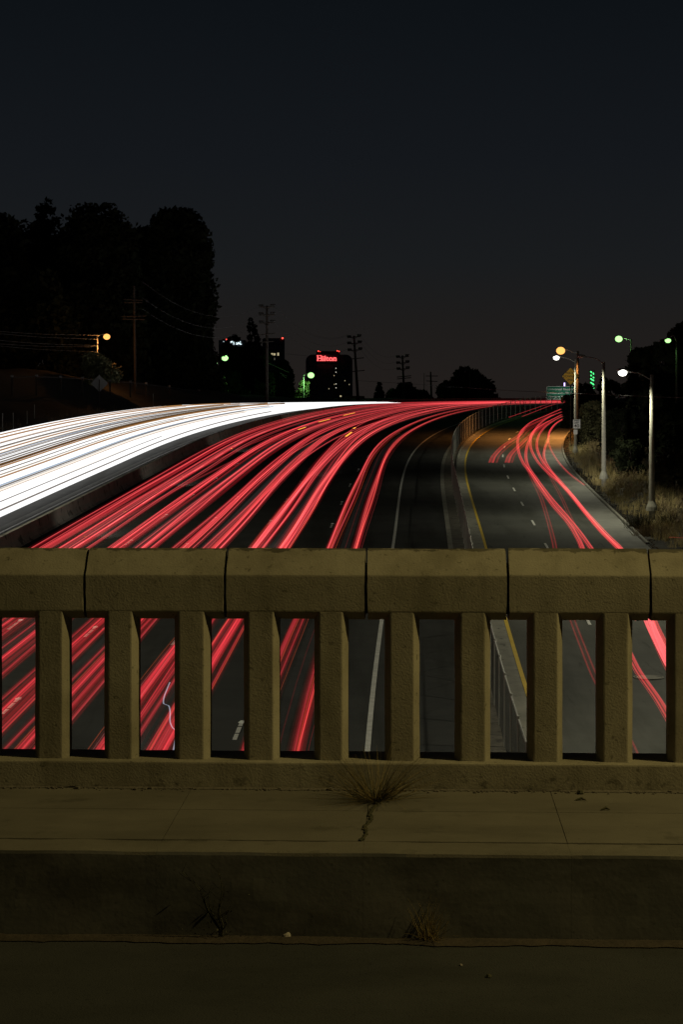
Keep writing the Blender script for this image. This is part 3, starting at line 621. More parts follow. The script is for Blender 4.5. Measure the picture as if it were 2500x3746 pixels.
lamp('tall concrete lamp post at far right with a lit white lamp on its curved arm', 2387, 1370, 117, (2280, 1362), 'white', 2300, ybase=1868, r=.17, armpts=[(2387, 1392), (2360, 1376), (2340, 1366), (2310, 1361), (2280, 1357)])
lamp('concrete lamp post with a long arched arm whose dead lamp carries an added light', 2211, 1324, 143, (2126, 1309), 'white', 2300, ybase=1752, r=.16, lit='dim', armpts=[(2211, 1334), (2190, 1316), (2165, 1308), (2140, 1305), (2124, 1306)])  # unlit lamp given an added spot that brightens signs and poles
lamp('slim pale lamp post carrying the speed limit sign, small white lamp to its left', 2107, 1314, 174, (2037, 1308), 'white', 2300, ybase=1655, r=.12, armpts=[(2107, 1326), (2090, 1316), (2075, 1311), (2055, 1306), (2037, 1304)])
lamp('dark wooden lamp post behind the speed limit post with a glowing orange lamp', 2116, 1284, 196, (2053, 1283), 'orange', 8500, 'wood', r=.17, hr=.44, armpts=[(2116, 1291), (2100, 1290), (2085, 1282), (2070, 1279), (2053, 1278)])
lamp('lamp post on the right hill with a green lamp, next to the sky', 2311, 1240, 225, (2266, 1240), 'green', 350, 'wood', r=.13, hr=.42, armpts=[(2311, 1245), (2295, 1240), (2280, 1237), (2266, 1235)])
lamp('lamp post hidden in the hill trees with a small green lamp at far right', 2478, 1240, 180, (2446, 1245), 'green', 120, 'wood', r=.12, hr=.28)
lamp('left lamp post with an orange lamp glowing over a bush', 355, 1228, 264, (390, 1232), 'orange', 800, 'galv', r=.13, hr=.46, armpts=[(355, 1232), (365, 1226), (378, 1223), (390, 1226)])
lamp('lamp post with a bright green lamp below the tall left tree', 792, 1303, 400, (823, 1310), 'green', 2600, 'galv', r=.14, hr=.66, armpts=[(792, 1307), (800, 1303), (812, 1302), (823, 1304)])
lamp('lamp post with a green lamp left of the round cornered tower', 1111, 1370, 430, (1138, 1373), 'green', 1800, 'galv', r=.14, hr=.72, armpts=[(1111, 1374), (1120, 1369), (1130, 1367), (1138, 1368)])
lamp('tiny distant lamp post with an amber lamp above the red trails', 1496, 1458, 520, (1533, 1447), 'orange', 900, 'galv', r=.12, hr=.36, armpts=[(1496, 1460), (1506, 1450), (1520, 1444), (1533, 1443)])

# unseen lamp posts added to brighten the roads: right row continued, far side row invented
def added_row_lamp(label, X, Z, arm, power, top=1.3):
    zb = g(X, Z); root = thing('street_lamp', label, 'street lamp', [X, Z, zb]); b = MB()
    b.tube([[X, Z, zb - .1], [X, Z, (zb + top) / 2], [X, Z, top]], [.18, .15, .10], 12); b.build('pole', M['concrete_pole'], root, smooth=True)
    b = MB(); b.tube([[X, Z, top - .3], [X + arm * .4, Z, top + .15], [X + arm, Z, top + .2]], .04, 6); b.build('arm', M['galv'], root)
    b = MB(); b.ball([X + arm, Z, top + .2], (.36, .19, .12), 12); b.build('lamp_head', M['galv'], root, smooth=True)
    b = MB(); b.ball([X + arm, Z, top + .08], .2, 10); b.build('lens', E_['white'], root, smooth=True)
    l = bpy.data.lights.new('lamp_light', 'SPOT'); l.energy = power; l.color = (1, .95, .70); l.shadow_soft_size = .2; l.spot_size = R(165); l.spot_blend = .4
    lo = bpy.data.objects.new('lamp_light', l); C.objects.link(lo); lo.location = (X + arm, Z, top - .25 + CZ)
added_row_lamp('added lamp post continuing the right hand row to light the ramp, outside the right edge of the picture', 18.6, 84, -2.2, 4200)
added_row_lamp('added lamp post continuing the right hand row nearest the bridge to light the ramp, outside the picture', 16.2, 52, -2.2, 3600)
added_row_lamp('added lamp post lighting the freeway from beside the far carriageway near the bridge, outside the picture', -44, 62, 3, 27000, 5)
added_row_lamp('added lamp post lighting the freeway from beside the far carriageway, second from the bridge, outside the picture', -43, 112, 3, 21000, 5)
added_row_lamp('added lamp post lighting the freeway from beside the far carriageway, third one, outside the picture', -46, 160, 3, 9000, 5)
# ---------------------------------------------------------------- signs
def text(body, size, loc, m, parent, name='lettering', off=.0, ext=.01, sx=1.0, rz=0):
    cu = bpy.data.curves.new(name, 'FONT'); cu.body = body; cu.size = size; cu.align_x = 'CENTER'; cu.align_y = 'CENTER'; cu.offset = off; cu.extrude = ext
    o = bpy.data.objects.new(name, cu); C.objects.link(o); bpy.context.view_layer.update()
    me = bpy.data.meshes.new_from_object(o); bpy.data.objects.remove(o); V = np.zeros(len(me.vertices) * 3); me.vertices.foreach_get('co', V); V = V.reshape(-1, 3)
    W = np.stack([V[:, 0] * sx, -V[:, 2], V[:, 1]], -1) + np.array(loc) + [0, 0, CZ] - np.array(parent['_o'])
    me.vertices.foreach_set('co', W.ravel()); me.materials.clear(); me.materials.append(m); me.update()
    n = bpy.data.objects.new(name, me); C.objects.link(n); n.parent = parent; return n
def rrect(b, x0, x1, z0, z1, y0, y1, r=.1, m=0):
    P = []
    for (cx, cz, a0) in ((x1 - r, z1 - r, 0), (x0 + r, z1 - r, 90), (x0 + r, z0 + r, 180), (x1 - r, z0 + r, 270)):
        P += [(cx + r * math.cos(R(a0 + t)), cz + r * math.sin(R(a0 + t))) for t in (0, 22, 45, 68, 90)]
    n = len(P); b.add([(x, y0, z) for x, z in P] + [(x, y1, z) for x, z in P], [tuple(range(n)), tuple(range(2 * n - 1, n - 1, -1))] + [(i, n + i, n + (i + 1) % n, (i + 1) % n) for i in range(n)], m)
# green guide sign
Z = 350; a = at(2001, 1413, Z); c = at(2131, 1461, Z)
root = thing('guide_sign', 'wide green guide sign with white place names behind the lamp posts', 'road sign', [a[0], Z, g(a[0], Z)])
b = MB(); rrect(b, a[0], c[0], c[2], a[2], Z, Z + .06, .35); b.build('border', M['sign_white'], root)
b = MB(); rrect(b, a[0] + .09, c[0] - .09, c[2] + .09, a[2] - .09, Z - .03, Z - .004, .3); b.build('panel', M['sign_green'], root)
for i, (t, xl, yc) in enumerate((('Universal Studios', 2006, 1424), ('Lankershim Blvd', 2006, 1437.5), ('Ventura Blvd', 2006, 1451))):
    wpx = (97, 86, 72)[i]; p = at(xl + wpx / 2, yc, Z); o = text(t, .50, (p[0], Z - .036, p[2]), M['sign_white'], root, off=.006, ext=.004)
    xs = [v.co.x for v in o.data.vertices]; k = wpx * Z / F / (max(xs) - min(xs)); cx = (max(xs) + min(xs)) / 2
    for v in o.data.vertices: v.co.x = cx + (v.co.x - cx) * k
for xp in (2003, 2017, 2100):
    p = at(xp, 1461, Z); b = MB(); b.tube([[p[0], Z + .12, g(p[0], Z) - .1], [p[0], Z + .12, at(0, 1414, Z)[2]]], .07, 8); b.build('post', M['galv'], root)
b = MB(); lx = at(2066, 1462, Z); b.box(lx[0] - .3, lx[0] + .3, Z - 2.6, Z - 2.3, lx[2] - .5, lx[2] - .3); b.tube([lx + [0, -2.4, -.4], lx + [0, .1, -.4]], .04, 5); b.build('added_sign_light', M['dark_metal'], root)  # invented floodlight box; its light is added to brighten the sign
l = bpy.data.lights.new('added_sign_light_source', 'AREA'); l.shape = 'RECTANGLE'; l.size = 4; l.size_y = .2; l.energy = 55; l.color = (1, .97, .85)
lo = bpy.data.objects.new('added_sign_light_source', l); C.objects.link(lo); lo.location = (lx[0], Z - 2.4, lx[2] - .25 + CZ); lo.rotation_euler = (R(90 + 42), 0, 0)
# added spot in place of ramp cars' headlights, brightening the poles and the signs
l = bpy.data.lights.new('added_ramp_headlight_spot', 'SPOT'); l.energy = 30000; l.color = (1, .97, .86); l.spot_size = R(17); l.spot_blend = .6; l.shadow_soft_size = .3
lo = bpy.data.objects.new('added_ramp_headlight_spot', l); C.objects.link(lo); hp_ = np.array([11.0, 108, float(surf(108)) + .9]); lo.location = (hp_[0], hp_[1], hp_[2] + CZ)
lo.rotation_euler = Vector((20.2 - hp_[0], 176 - hp_[1], -1.0 - hp_[2])).to_track_quat('-Z', 'Y').to_euler()
# diamond warning sign
Z = 186; ctr = at(2089.5, 1376.5, Z); hd = 33.5 * Z / F
root = thing('warning_sign', 'yellow diamond warning sign partly behind the lamp posts', 'road sign', [ctr[0] + .05, Z, g(ctr[0], Z)])
def diamond(b, c, h, y0, y1): b.add([(c[0] + dx * h, y, c[2] + dz * h) for y in (y0, y1) for dx, dz in ((0, 1), (1, 0), (0, -1), (-1, 0))], [(0, 3, 2, 1), (4, 5, 6, 7), (0, 1, 5, 4), (1, 2, 6, 5), (2, 3, 7, 6), (3, 0, 4, 7)])
b = MB(); diamond(b, ctr, hd, Z, Z + .02); b.build('border', M['sign_black'], root)
b = MB(); diamond(b, ctr, hd - .05, Z - .02, Z - .003); b.build('panel', M['sign_yellow'], root)
for t, yy in (('WATCH', 1364.5), ('DOWNHILL', 1377.5), ('SPEED', 1390)): text(t, .285, (ctr[0] + .02, Z - .026, at(0, yy, Z)[2]), M['sign_black'], root, off=.004, ext=.003, sx=.98)
b = MB(); b.tube([[ctr[0], Z + .06, g(ctr[0], Z) - .1], [ctr[0], Z + .06, ctr[2] + hd * .7]], .04, 8); b.build('post', M['wood'], root)
# speed limit sign on the pale post
Z = 173.6; a = at(2098, 1534, Z); c = at(2125.5, 1568, Z)
root = thing('speed_limit_sign', 'white speed limit 40 sign with a small plate fixed to the pale post', 'road sign', [(a[0] + c[0]) / 2, Z, c[2]])
b = MB(); rrect(b, a[0], c[0], c[2], a[2], Z, Z + .02, .04); b.build('border', M['sign_black'], root)
b = MB(); rrect(b, a[0] + .02, c[0] - .02, c[2] + .02, a[2] - .02, Z - .015, Z - .003, .03); b.build('panel', M['sign_white'], root)
cx = (a[0] + c[0]) / 2
for t, yy, s_ in (('SPEED', 1539.2, .17), ('LIMIT', 1547.2, .17), ('40', 1558.5, .40)): text(t, s_, (cx, Z - .02, at(0, yy, Z)[2]), M['sign_black'], root, off=.006, ext=.003, sx=1.0 if s_ < .3 else 1.15)
a = at(2100, 1572, Z); c = at(2115, 1589, Z); b = MB(); rrect(b, a[0], c[0], c[2], a[2], Z, Z + .02, .03); b.build('plate', M['sign_white'], root)
# object marker with diagonal stripes
Z = 262; a = at(2054, 1452, Z); c = at(2064, 1473, Z)
root = thing('hazard_marker', 'small yellow and black striped hazard marker at the end of the verge', 'road sign', [(a[0] + c[0]) / 2, Z, g(a[0], Z)])
b = MB(); b.box(a[0], c[0], Z, Z + .02, c[2], a[2]); b.build('panel', M['sign_yellow'], root)
for k in range(3):
    z0 = c[2] + (a[2] - c[2]) * (.08 + k * .32); h = (a[2] - c[2]) * .14; b = MB()
    b.add([(a[0], Z - .004, z0 + .16), (c[0], Z - .004, z0 - .0), (c[0], Z - .004, z0 + h), (a[0], Z - .004, z0 + h + .16)], [(0, 1, 2, 3)]); b.build('stripe', M['sign_black'], root)
b = MB(); b.tube([[(a[0] + c[0]) / 2, Z + .05, g(a[0], Z) - .2], [(a[0] + c[0]) / 2, Z + .05, a[2]]], .035, 6); b.build('post', M['galv'], root)
# back of a diamond sign on the left
Z = 244; ctr = at(363, 1403, Z)
root = thing('diamond_sign_back', 'grey back of a diamond road sign beyond the white trails at left', 'road sign', [ctr[0], Z, g(ctr[0], Z)])
b = MB(); diamond(b, ctr, 32 * Z / F, Z, Z + .02); b.build('panel', M['sign_back'], root)
b = MB(); b.tube([[ctr[0], Z - .05, g(ctr[0], Z) - .2], [ctr[0], Z - .05, ctr[2] + .5]], .06, 8); b.build('post', M['wood'], root)

# green lit column and violet lamp
Z = 420; x0 = at(2160, 0, Z)[0]; x1 = at(2177, 0, Z)[0]; zt = at(0, 1354, Z)[2]; zb = at(0, 1432, Z)[2]
root = thing('lit_column', 'slender column wrapped in glowing green light strings beyond the right trees', 'light column', [(x0 + x1) / 2, Z, g(x0, Z)])
b = MB()
for x in (x0, x1): b.tube([[x, Z, g(x0, Z)], [x, Z, zt]], .05, 6)
for zz in np.linspace(zb, zt, 9): b.tube([[x0, Z, zz], [x1, Z, zz]], .03, 5)
b.build('frame', M['dark_metal'], root)
for k, (a_, c_, d_, e_) in enumerate(((2162, 1359, 2167, 1364), (2172, 1364, 2174, 1370), (2163, 1372, 2166, 1376), (2171, 1380, 2175, 1383), (2162, 1385, 2168, 1390), (2168, 1390, 2175, 1393), (2162, 1399, 2168, 1403), (2168, 1403, 2175, 1408), (2167, 1413, 2172, 1416), (2164, 1423, 2168, 1421), (2173, 1418, 2175, 1421), (2162, 1427, 2164, 1429), (2170, 1428, 2172, 1430))):
    b = MB(); p, q = at(a_, c_, Z), at(d_, e_, Z); b.tube([p, (p + q) / 2 + [0, -.05, .06], q], [.11, .14, .11], 6); b.build('light_string', E_['neon_green'], root)
Z = 600; p = at(2067, 1406, Z); b = MB(); b.tube([p - [0, 0, .55], p + [0, 0, .5]], .2, 8)
root = thing('post_light', 'small violet white vertical light just above the green guide sign', 'light', [p[0], Z, g(p[0], Z)]); b.build('tube_lamp', E_['violet'], root)
b = MB(); b.tube([[p[0], Z, g(p[0], Z) - .2], [p[0], Z, p[2] - .5]], .12, 6); b.build('post', M['dark_metal'], root)

# ---------------------------------------------------------------- utility poles and lines
def upole(label, x0, y0, x1, y1, Z, arms, low=(), r=.22, brace=True):
    top = at(x0, y0, Z); bot = at(x1, y1, Z); gz = g(bot[0], Z); k = (gz - .3 - top[2]) / (bot[2] - top[2]); base = top + (bot - top) * max(k, 1.0)
    root = thing('utility_pole', label, 'utility pole', [base[0], Z, max(gz, base[2])])
    b = MB(); b.tube([base, (base + top) / 2, top], [r, r * .85, r * .6], 10); b.build('pole', M['wood'], root)
    def xat(y): t = (y - y0) / (y1 - y0); return x0 + (x1 - x0) * t
    for (y, hw, tilt) in arms:
        xc = xat(y); a = at(xc - hw, y + tilt, Z); c = at(xc + hw, y - tilt, Z); b = MB(); b.tube([a + [0, -.25, 0], c + [0, -.25, 0]], .09, 4)
        if brace:
            for sg in (-1, 1): b.tube([at(xc + sg * hw * .5, y - sg * tilt * .5, Z) + [0, -.25, 0], at(xc, y + hw * .38, Z) + [0, -.25, 0]], .04, 4)
        o = b.build('crossarm', M['wood'], root)
        for e in (a, c):
            for dx in (-.18, .2):
                b = MB(); q = e + [dx + (.3 if e is a else -.3), -.25, 0]; b.tube([q + [0, 0, .05], q + [0, 0, .18], q + [0, 0, .40]], [.06, .22, .19], 6); b.build('insulator', M['dark_metal'], o)
    for (y, xa, xb_, tilt) in low:
        b = MB(); b.tube([at(xa, y + tilt, Z) + [0, -.25, 0], at(xb_, y - tilt, Z) + [0, -.25, 0]], .08, 4); b.build('crossarm', M['wood'], root)
    return root
upole('tallest three armed utility pole beside the dark box shaped building', 977, 1118, 977, 1330, 290, [(1123, 29, .5), (1152, 29, .8), (1181, 28, 1)], [(1222, 951, 1008, 3), (1250, 955, 1003, 1.5)], r=.26)
upole('three armed utility pole leaning right of the round cornered tower', 1295.5, 1228, 1311, 1470, 345, [(1233, 25, 2), (1256, 26, 2), (1281, 26, 2)], [(1311, 1285, 1332, 2), (1357, 1290, 1335, 2)], r=.27)
upole('three armed utility pole leaning in front of the small trees at centre', 1473, 1300, 1481, 1475, 365, [(1306, 23, 2), (1328, 23, 2), (1350, 23, 2)], [(1377, 1453, 1505, 2.5), (1384, 1453, 1505, 2.5), (1400, 1453, 1507, 2)], r=.25)
upole('short utility pole with two one sided arms left of the round tree', 1576.5, 1360, 1580, 1470, 400, [], [(1375.5, 1559, 1603, 0), (1394.5, 1560, 1602, -1)], r=.24)
upole('faint utility pole in front of the dark hillside trees at left', 490, 1045, 493, 1270, 270, [], [(1097, 452, 522, -2), (1107, 455, 520, 0), (1157, 445, 535, 1), (1168, 450, 530, -1)], r=.2)
upole('thin distant mast between the utility poles at centre', 1553, 1364, 1553, 1460, 450, [], [], r=.10)
upole('thin pale mast standing in front of the round tree', 1721, 1362, 1722, 1470, 380, [], [(1364, 1716, 1724, 0)], r=.12)
upole('thin white mast rising from the chain link fence', 1916, 1451, 1917, 1510, 262, [], [], r=.05)
def line(pts, Z, label, r=.02, sag=0, m='wire', grp=None, name='overhead_wire'):
    if not hasattr(Z, '__len__'): Z = [Z] * len(pts)
    P = [at(x, y, z) for (x, y), z in zip(pts, Z)]; P = spl(P, 8) if len(P) > 2 else np.array([P[0] + (P[1] - P[0]) * t + [0, 0, -sag * 4 * t * (1 - t)] for t in np.linspace(0, 1, 12)])
    b = MB(); b.tube(P, r, 4); tag(b.build(name, M[m]), label, 'overhead wire', grp)
line([(1302, 1392), (1500, 1404), (1800, 1425), (2150, 1441), (2560, 1458)], [345, 320, 250, 165, 110], 'long dark wire crossing low in front of the guide sign and the lamp posts', .022)
for i, (y0, y1) in enumerate(((1222, 1226), (1229, 1241), (1254, 1264), (1268, 1269), (1274, 1287))):
    line([(-60, y0 - 14), (150, y0 + (y1 - y0) * .5 - 2), (356, y1)], [230, 250, 264], 'overhead wire running left from the orange lit lamp post', .022, m='pale_wire', grp='wires at the orange lamp post')
for i, (y0, y1) in enumerate(((1284, 1302), (1303, 1322), (1325, 1341), (1346, 1362))):
    line([(640, y0 - 8), (720, y0 + 4), (792, y1)], [370, 385, 400], 'overhead wire running left from the green lit lamp post below the tall tree', .035, m='pale_wire', grp='wires at the left green lamp post')
for (a_, c_) in (((982, 1328), (1056, 1362)), ((1024, 1364), (1049, 1376)), ((1033, 1372), (1046, 1382))):
    line([a_, c_], 420, 'short taut wire catching green light between pole and lamp', .04, m='galv', grp='green lit wires left of the middle lamp')
line([(1045, 1294), (1125, 1302)], 900, 'faint wire with tiny glints between the two towers', .05, m='galv')
for y0, y1 in ((1118, 1224), (1121, 1228), (1150, 1252), (1180, 1277)):
    line([(1004, y0), (1272, y1)], [290, 345], 'thin cable strung between the two largest utility poles', .012, 2.2, grp='cables between utility poles')
for y0, y1 in ((1228, 1301), (1252, 1324), (1277, 1347)):
    line([(1320, y0), (1450, y1)], [345, 365], 'thin cable strung between the leaning utility poles', .012, 1.5, grp='cables between utility poles')
for y0, y1 in ((1030, 1118), (1090, 1150), (1130, 1181)):
    line([(520, y0), (948, y1)], [200, 290], 'thin cable running from the left trees to the tallest utility pole', .012, 2.5, grp='cables between utility poles')
line([(1370, 1445), (1410, 1462), (1485, 1463)], 380, 'pale sagging cable beside the tiny amber lamp', .03, m='galv')

# ---------------------------------------------------------------- buildings
def windows(root, x0, x1, zs, y, nx, hw, hh):
    for z in zs:
        for k in range(nx):
            x = x0 + (x1 - x0) * (k + .5) / nx; b = MB(); b.box(x - hw, x + hw, y - .03, y, z - hh, z + hh); b.build('window', M['glass_dark'], root)
# hotel tower, rounded corners
Z = 1500; xa, xb_ = at(1124, 0, Z)[0], at(1290, 0, Z)[0]; zt = at(0, 1297, Z)[2]; zs = at(0, 1284, Z)[2]; gz = g(xa, Z); cx = (xa + xb_) / 2
root = thing('hotel_tower', 'tall dark hotel tower with rounded shoulders and a glowing red roof sign', 'building', [cx, Z, gz])
rr = 5.0; P = [(xa - 1, gz - 2)] + [(xa - 1, zt - rr)] + [(xa + rr - 1 - rr * math.cos(t), zt - rr + rr * math.sin(t)) for t in np.linspace(.2, 1.57, 6)] + [(xb_ - rr + rr * math.sin(t), zt - rr + rr * math.cos(t)) for t in np.linspace(0, 1.37, 6)] + [(xb_, zt - rr), (xb_ + .5, gz - 2)]
n = len(P); b = MB(); b.add([(x, y, z) for y in (Z, Z + 25) for x, z in P], [tuple(range(n - 1, -1, -1)), tuple(range(n, 2 * n))] + [(i, (i + 1) % n, n + (i + 1) % n, n + i) for i in range(n)]); b.build('body', M['facade'], root)
sa, sb = at(1157, 0, Z)[0], at(1244, 0, Z)[0]; b = MB(); b.box(sa, sb, Z + 4, Z + 20, zt - 1, zs); b.build('penthouse', M['facade_dark'], root)
b = MB(); b.box(sa - .5, sb - 1.5, Z - .6, Z - .1, at(0, 1325, Z)[2], zt + .2); b.build('sign_panel', M['facade_dark'], root)
p = at(1196.5, 1311, Z); o = text('Hilton', 5.6, (p[0], Z - 1.0, p[2]), E_['hot'], root, 'sign_letters', off=.10, ext=.3)
xs = [v.co.x for v in o.data.vertices]; k = 70 * Z / F / (max(xs) - min(xs)); c_ = (max(xs) + min(xs)) / 2; zz = [v.co.z for v in o.data.vertices]; zc = (max(zz) + min(zz)) / 2; kz = 18.5 * Z / F / (max(zz) - min(zz)); tz = p[2] + CZ - root['_o'][2]
for v in o.data.vertices: v.co.x = p[0] - root['_o'][0] + (v.co.x - c_) * k; v.co.z = tz + (v.co.z - zc) * kz
b = MB()                      # slab serifs under H, i, l, n
for (x0_, x1_, yy) in ((1160, 1166.5, 1319.3), (1169, 1176, 1319.3), (1160, 1166.5, 1301), (1169, 1176, 1301), (1178, 1185, 1319.3), (1186, 1193, 1319.3), (1216, 1222.5, 1319.3), (1225, 1232, 1319.3)):
    q0 = at(x0_, yy - 1, Z); q1 = at(x1_, yy + 1, Z); b.box(q0[0], q1[0], Z - 1.2, Z - .8, q1[2], q0[2])
b.build('letter_serifs', E_['hot'], root)
zz = [zt - 9 - 3.0 * k for k in range(10)]; windows(root, xa + 20, xb_ - 2, zz, Z - .02, 5, 1.2, .55); windows(root, xa + 1, xa + 8, zz, Z - .02, 3, .7, .55)
for (x, y) in ((1229.8, 1347), (1229.8, 1361.5), (1230, 1404.5), (1230, 1418.5), (1223, 1374), (1224, 1406), (1262.5, 1392.5), (1278.5, 1406.5), (1204, 1422)):
    p = at(x, y, Z); b = MB(); b.box(p[0] - .22, p[0] + .22, Z - .12, Z - .06, p[2] - .35, p[2] + .35); b.build('lit_window', E_['window_w'] if x < 1230.5 and x > 1229 else E_['window'], root)
for (x, y, s) in ((1165, 1284.5, .45), (1172, 1286.5, .25), (1234.5, 1283.5, .42), (1241, 1285.5, .45)):
    p = at(x, y, Z); b = MB(); b.ball(p, s, 8); b.tube([p - [0, 0, s + .0], [p[0], p[1], zs - .3]], .12, 5, m=1); b.build('beacon', [E_['red'], M['dark_metal']], root)
# box shaped building left of it
Z = 1100; xa, xb_ = at(960, 0, Z)[0], at(1038, 0, Z)[0]; zt = at(0, 1240, Z)[2]; gz = g(xa, Z)
root = thing('office_block', 'dark box shaped office block with a few lit windows and a red beacon', 'building', [(xa + xb_) / 2, Z, gz])
b = MB(); b.box(xa, xb_, Z, Z + 20, gz - 2, zt); b.box(xa + .5, xb_ - .5, Z + .5, Z + 19.5, zt, zt + .5); b.build('body', M['facade'], root)
windows(root, xa + .5, xb_ - .5, [zt - 3 - 3.2 * k for k in range(7)], Z - .02, 7, .5, .7)
for (x0_, x1_, y0_, y1_, m) in ((992, 999, 1292, 1300, 'window'), (1000, 1008, 1292.5, 1300, 'window'), (1015, 1021, 1290.5, 1301, 'window'), (1003, 1006.5, 1309, 1317, 'window_dim'), (980, 982.5, 1292, 1298, 'window_dim'), (968, 972, 1292, 1298, 'window_dim')):
    p, q = at(x0_, y0_, Z), at(x1_, y1_, Z); b = MB(); b.box(p[0], q[0], Z - .14, Z - .06, q[2], p[2]); b.build('lit_window', E_[m], root)
p = at(1034, 1238.5, Z); b = MB(); b.ball(p + [0, 0, .2], .5, 8); b.tube([p + [0, .5, -.2], [p[0], p[1] + .5, zt + .3]], .12, 5, m=1); b.build('beacon', [E_['red'], M['dark_metal']], root)
# building with white lettering behind the trees
Z = 1250; xa, xb_ = at(800, 0, Z)[0], at(896, 0, Z)[0]; zt = at(0, 1244, Z)[2]; gz = g(xa, Z)
root = thing('sign_building', 'dark building behind the left trees with partly hidden white lit lettering', 'building', [(xa + xb_) / 2, Z, gz])
b = MB(); b.box(xa, xb_, Z, Z + 20, gz - 2, zt); b.box(xa + 2, xb_ - 3, Z + 4, Z + 12, zt, zt + .8); b.build('body', M['facade_dark'], root)
for t, x0_, x1_ in (('UNIVER', 817, 858), ('SAL', 863, 884)):
    p = at((x0_ + x1_) / 2, 1255, Z); o = text(t, 2.9, (p[0], Z - .4, p[2]), E_['blue_white'], root, 'sign_letters', off=.05, ext=.1)
    xs = [v.co.x for v in o.data.vertices]; k = (x1_ - x0_) * Z / F / (max(xs) - min(xs)); c_ = (max(xs) + min(xs)) / 2
    for v in o.data.vertices: v.co.x = c_ + (v.co.x - c_) * k
p = at(828, 1242, Z); b = MB(); b.ball(p, .42, 8); b.tube([p, [p[0], p[1], zt - .3]], .1, 5, m=1); b.build('beacon', [E_['red'], M['dark_metal']], root)
# low wall like buildings near the right of the tower
Z = 620
for (x0_, x1_, y0_, lb) in ((1262, 1335, 1450, 'low pale flat roofed building at the foot of the hotel tower'),):
    p, q = at(x0_, y0_, Z), at(x1_, 1475, Z); gz = g(p[0], Z); root = thing('low_building', lb, 'building', [(p[0] + q[0]) / 2, Z, gz])
    b = MB(); b.box(p[0], q[0], Z, Z + 12, gz - 1, p[2]); b.box(p[0] + .2, q[0] - .2, Z - .3, Z, p[2] - .3, p[2] + .15); b.build('body', M['gutter'], root)
    a = at(1244, 1449.5, Z); b = MB(); b.box(a[0], a[0] + .5, Z - .6, Z - .4, a[2] - .2, a[2] + .25); b.build('lit_window', E_['window'], root)

# ---------------------------------------------------------------- trees
def crown(b, blobs, n, leaf, rg, flat=1.0, hang=0):
    W = np.array([bl[3] * bl[4] * bl[5] for bl in blobs]) ** .67; W /= W.sum(); idx = rg.choice(len(blobs), n, p=W); B = np.array([bl[:6] for bl in blobs])[idx]
    d = rg.normal(size=(n, 3)); d /= np.linalg.norm(d, axis=1)[:, None]; rad = rg.uniform(.25, 1, n) ** .45 * (1 + rg.normal(0, .11, n))
    c = B[:, :3] + d * rad[:, None] * B[:, 3:6]
    a1 = rg.normal(size=(n, 3)); a1[:, 2] += hang; a1 /= np.linalg.norm(a1, axis=1)[:, None]; a2 = np.cross(a1, rg.normal(size=(n, 3))); a2 /= np.linalg.norm(a2, axis=1)[:, None]
    s = leaf * rg.uniform(.5, 1.3, n)[:, None]; a1 = a1 * s; a2 = a2 * s * .55
    V = np.stack([c - a1, c + a2 - a1 * .1, c + a1, c - a2 + a1 * .15], 1).reshape(-1, 3)
    b.v.append(V); b.f += [(b.n + 4 * i, b.n + 4 * i + 1, b.n + 4 * i + 2, b.n + 4 * i + 3) for i in range(n)]; b.mi += [0] * n; b.n += 4 * n
def tree(label, name, prof, Z, n=5000, leaf=.45, mt='leaf_dark', seed=1, dens=14, depth=None, group=None, trunk=True, blob=1.0, cat='tree', base_y=None, hang=0):
    """prof: list of (row, left column, right column) in photo pixels giving the crown's real width at each height at distance Z"""
    rg = np.random.default_rng(seed); prof = sorted(prof); blobs = []
    ys = [p[0] for p in prof]; H = (ys[-1] - ys[0]) * Z / F; Wm = max(p[2] - p[1] for p in prof) * Z / F
    for k in range(dens * 4):
        y = ys[0] + (ys[-1] - ys[0]) * rg.uniform() ; xl = np.interp(y, ys, [p[1] for p in prof]); xr = np.interp(y, ys, [p[2] for p in prof]); w_ = (xr - xl) * Z / F / 2
        r = min(max(w_ * rg.uniform(.28, .55), Wm * .05), Wm * .24) * blob; side = rg.uniform(-1, 1); side = np.sign(side) * abs(side) ** .5
        xc = (xl + xr) / 2 * 1.0; X = (xc - XC) * Z / F + side * max(w_ - r * .9, 0); zc = (YH - y) * Z / F
        zc = min(zc, (YH - ys[0]) * Z / F - r * .75)
        blobs.append((X, Z + rg.uniform(-1, 1) * w_ * .7, zc, r * rg.uniform(.9, 1.2), r, r * rg.uniform(.7, 1.0)))
    cx = np.mean([p[1] + p[2] for p in prof]) / 2; X0_ = (cx - XC) * Z / F; gz = g(X0_, Z)
    root = thing(name, label, cat, [X0_, Z, gz], group)
    b = MB(); crown(b, blobs, n, leaf, rg, hang=hang); b.build('crown', M[mt], root)
    if trunk:
        top = (YH - ys[0]) * Z / F; b = MB(); zt_ = gz + (top - gz) * .8; r0 = .028 * (top - gz) + .05
        b.tube([[X0_, Z, gz - .5], [X0_ + .2, Z, gz + (zt_ - gz) * .4], [X0_ - .1, Z, zt_]], [r0, r0 * .7, r0 * .2], 8)
        for k in range(7):
            bl = blobs[rg.integers(len(blobs))]; h0 = gz + (bl[2] - gz) * .6; b.tube([[X0_, Z, h0], [(X0_ + bl[0]) / 2, (Z + bl[1]) / 2, (h0 + bl[2]) / 2 + .3], bl[:3]], [r0 * .4, r0 * .25, r0 * .08], 5)
        b.build('trunk', M['bark'], root)
    return root
tree('tall dark tree with a lumpy right edge, last of the big left trees', 'tree', [(765, 615, 690), (790, 560, 735), (850, 540, 765), (920, 530, 785), (1000, 540, 790), (1090, 550, 790), (1160, 545, 795), (1260, 560, 775), (1450, 560, 760)], 310, 26000, .50, seed=2, dens=60, blob=.95)
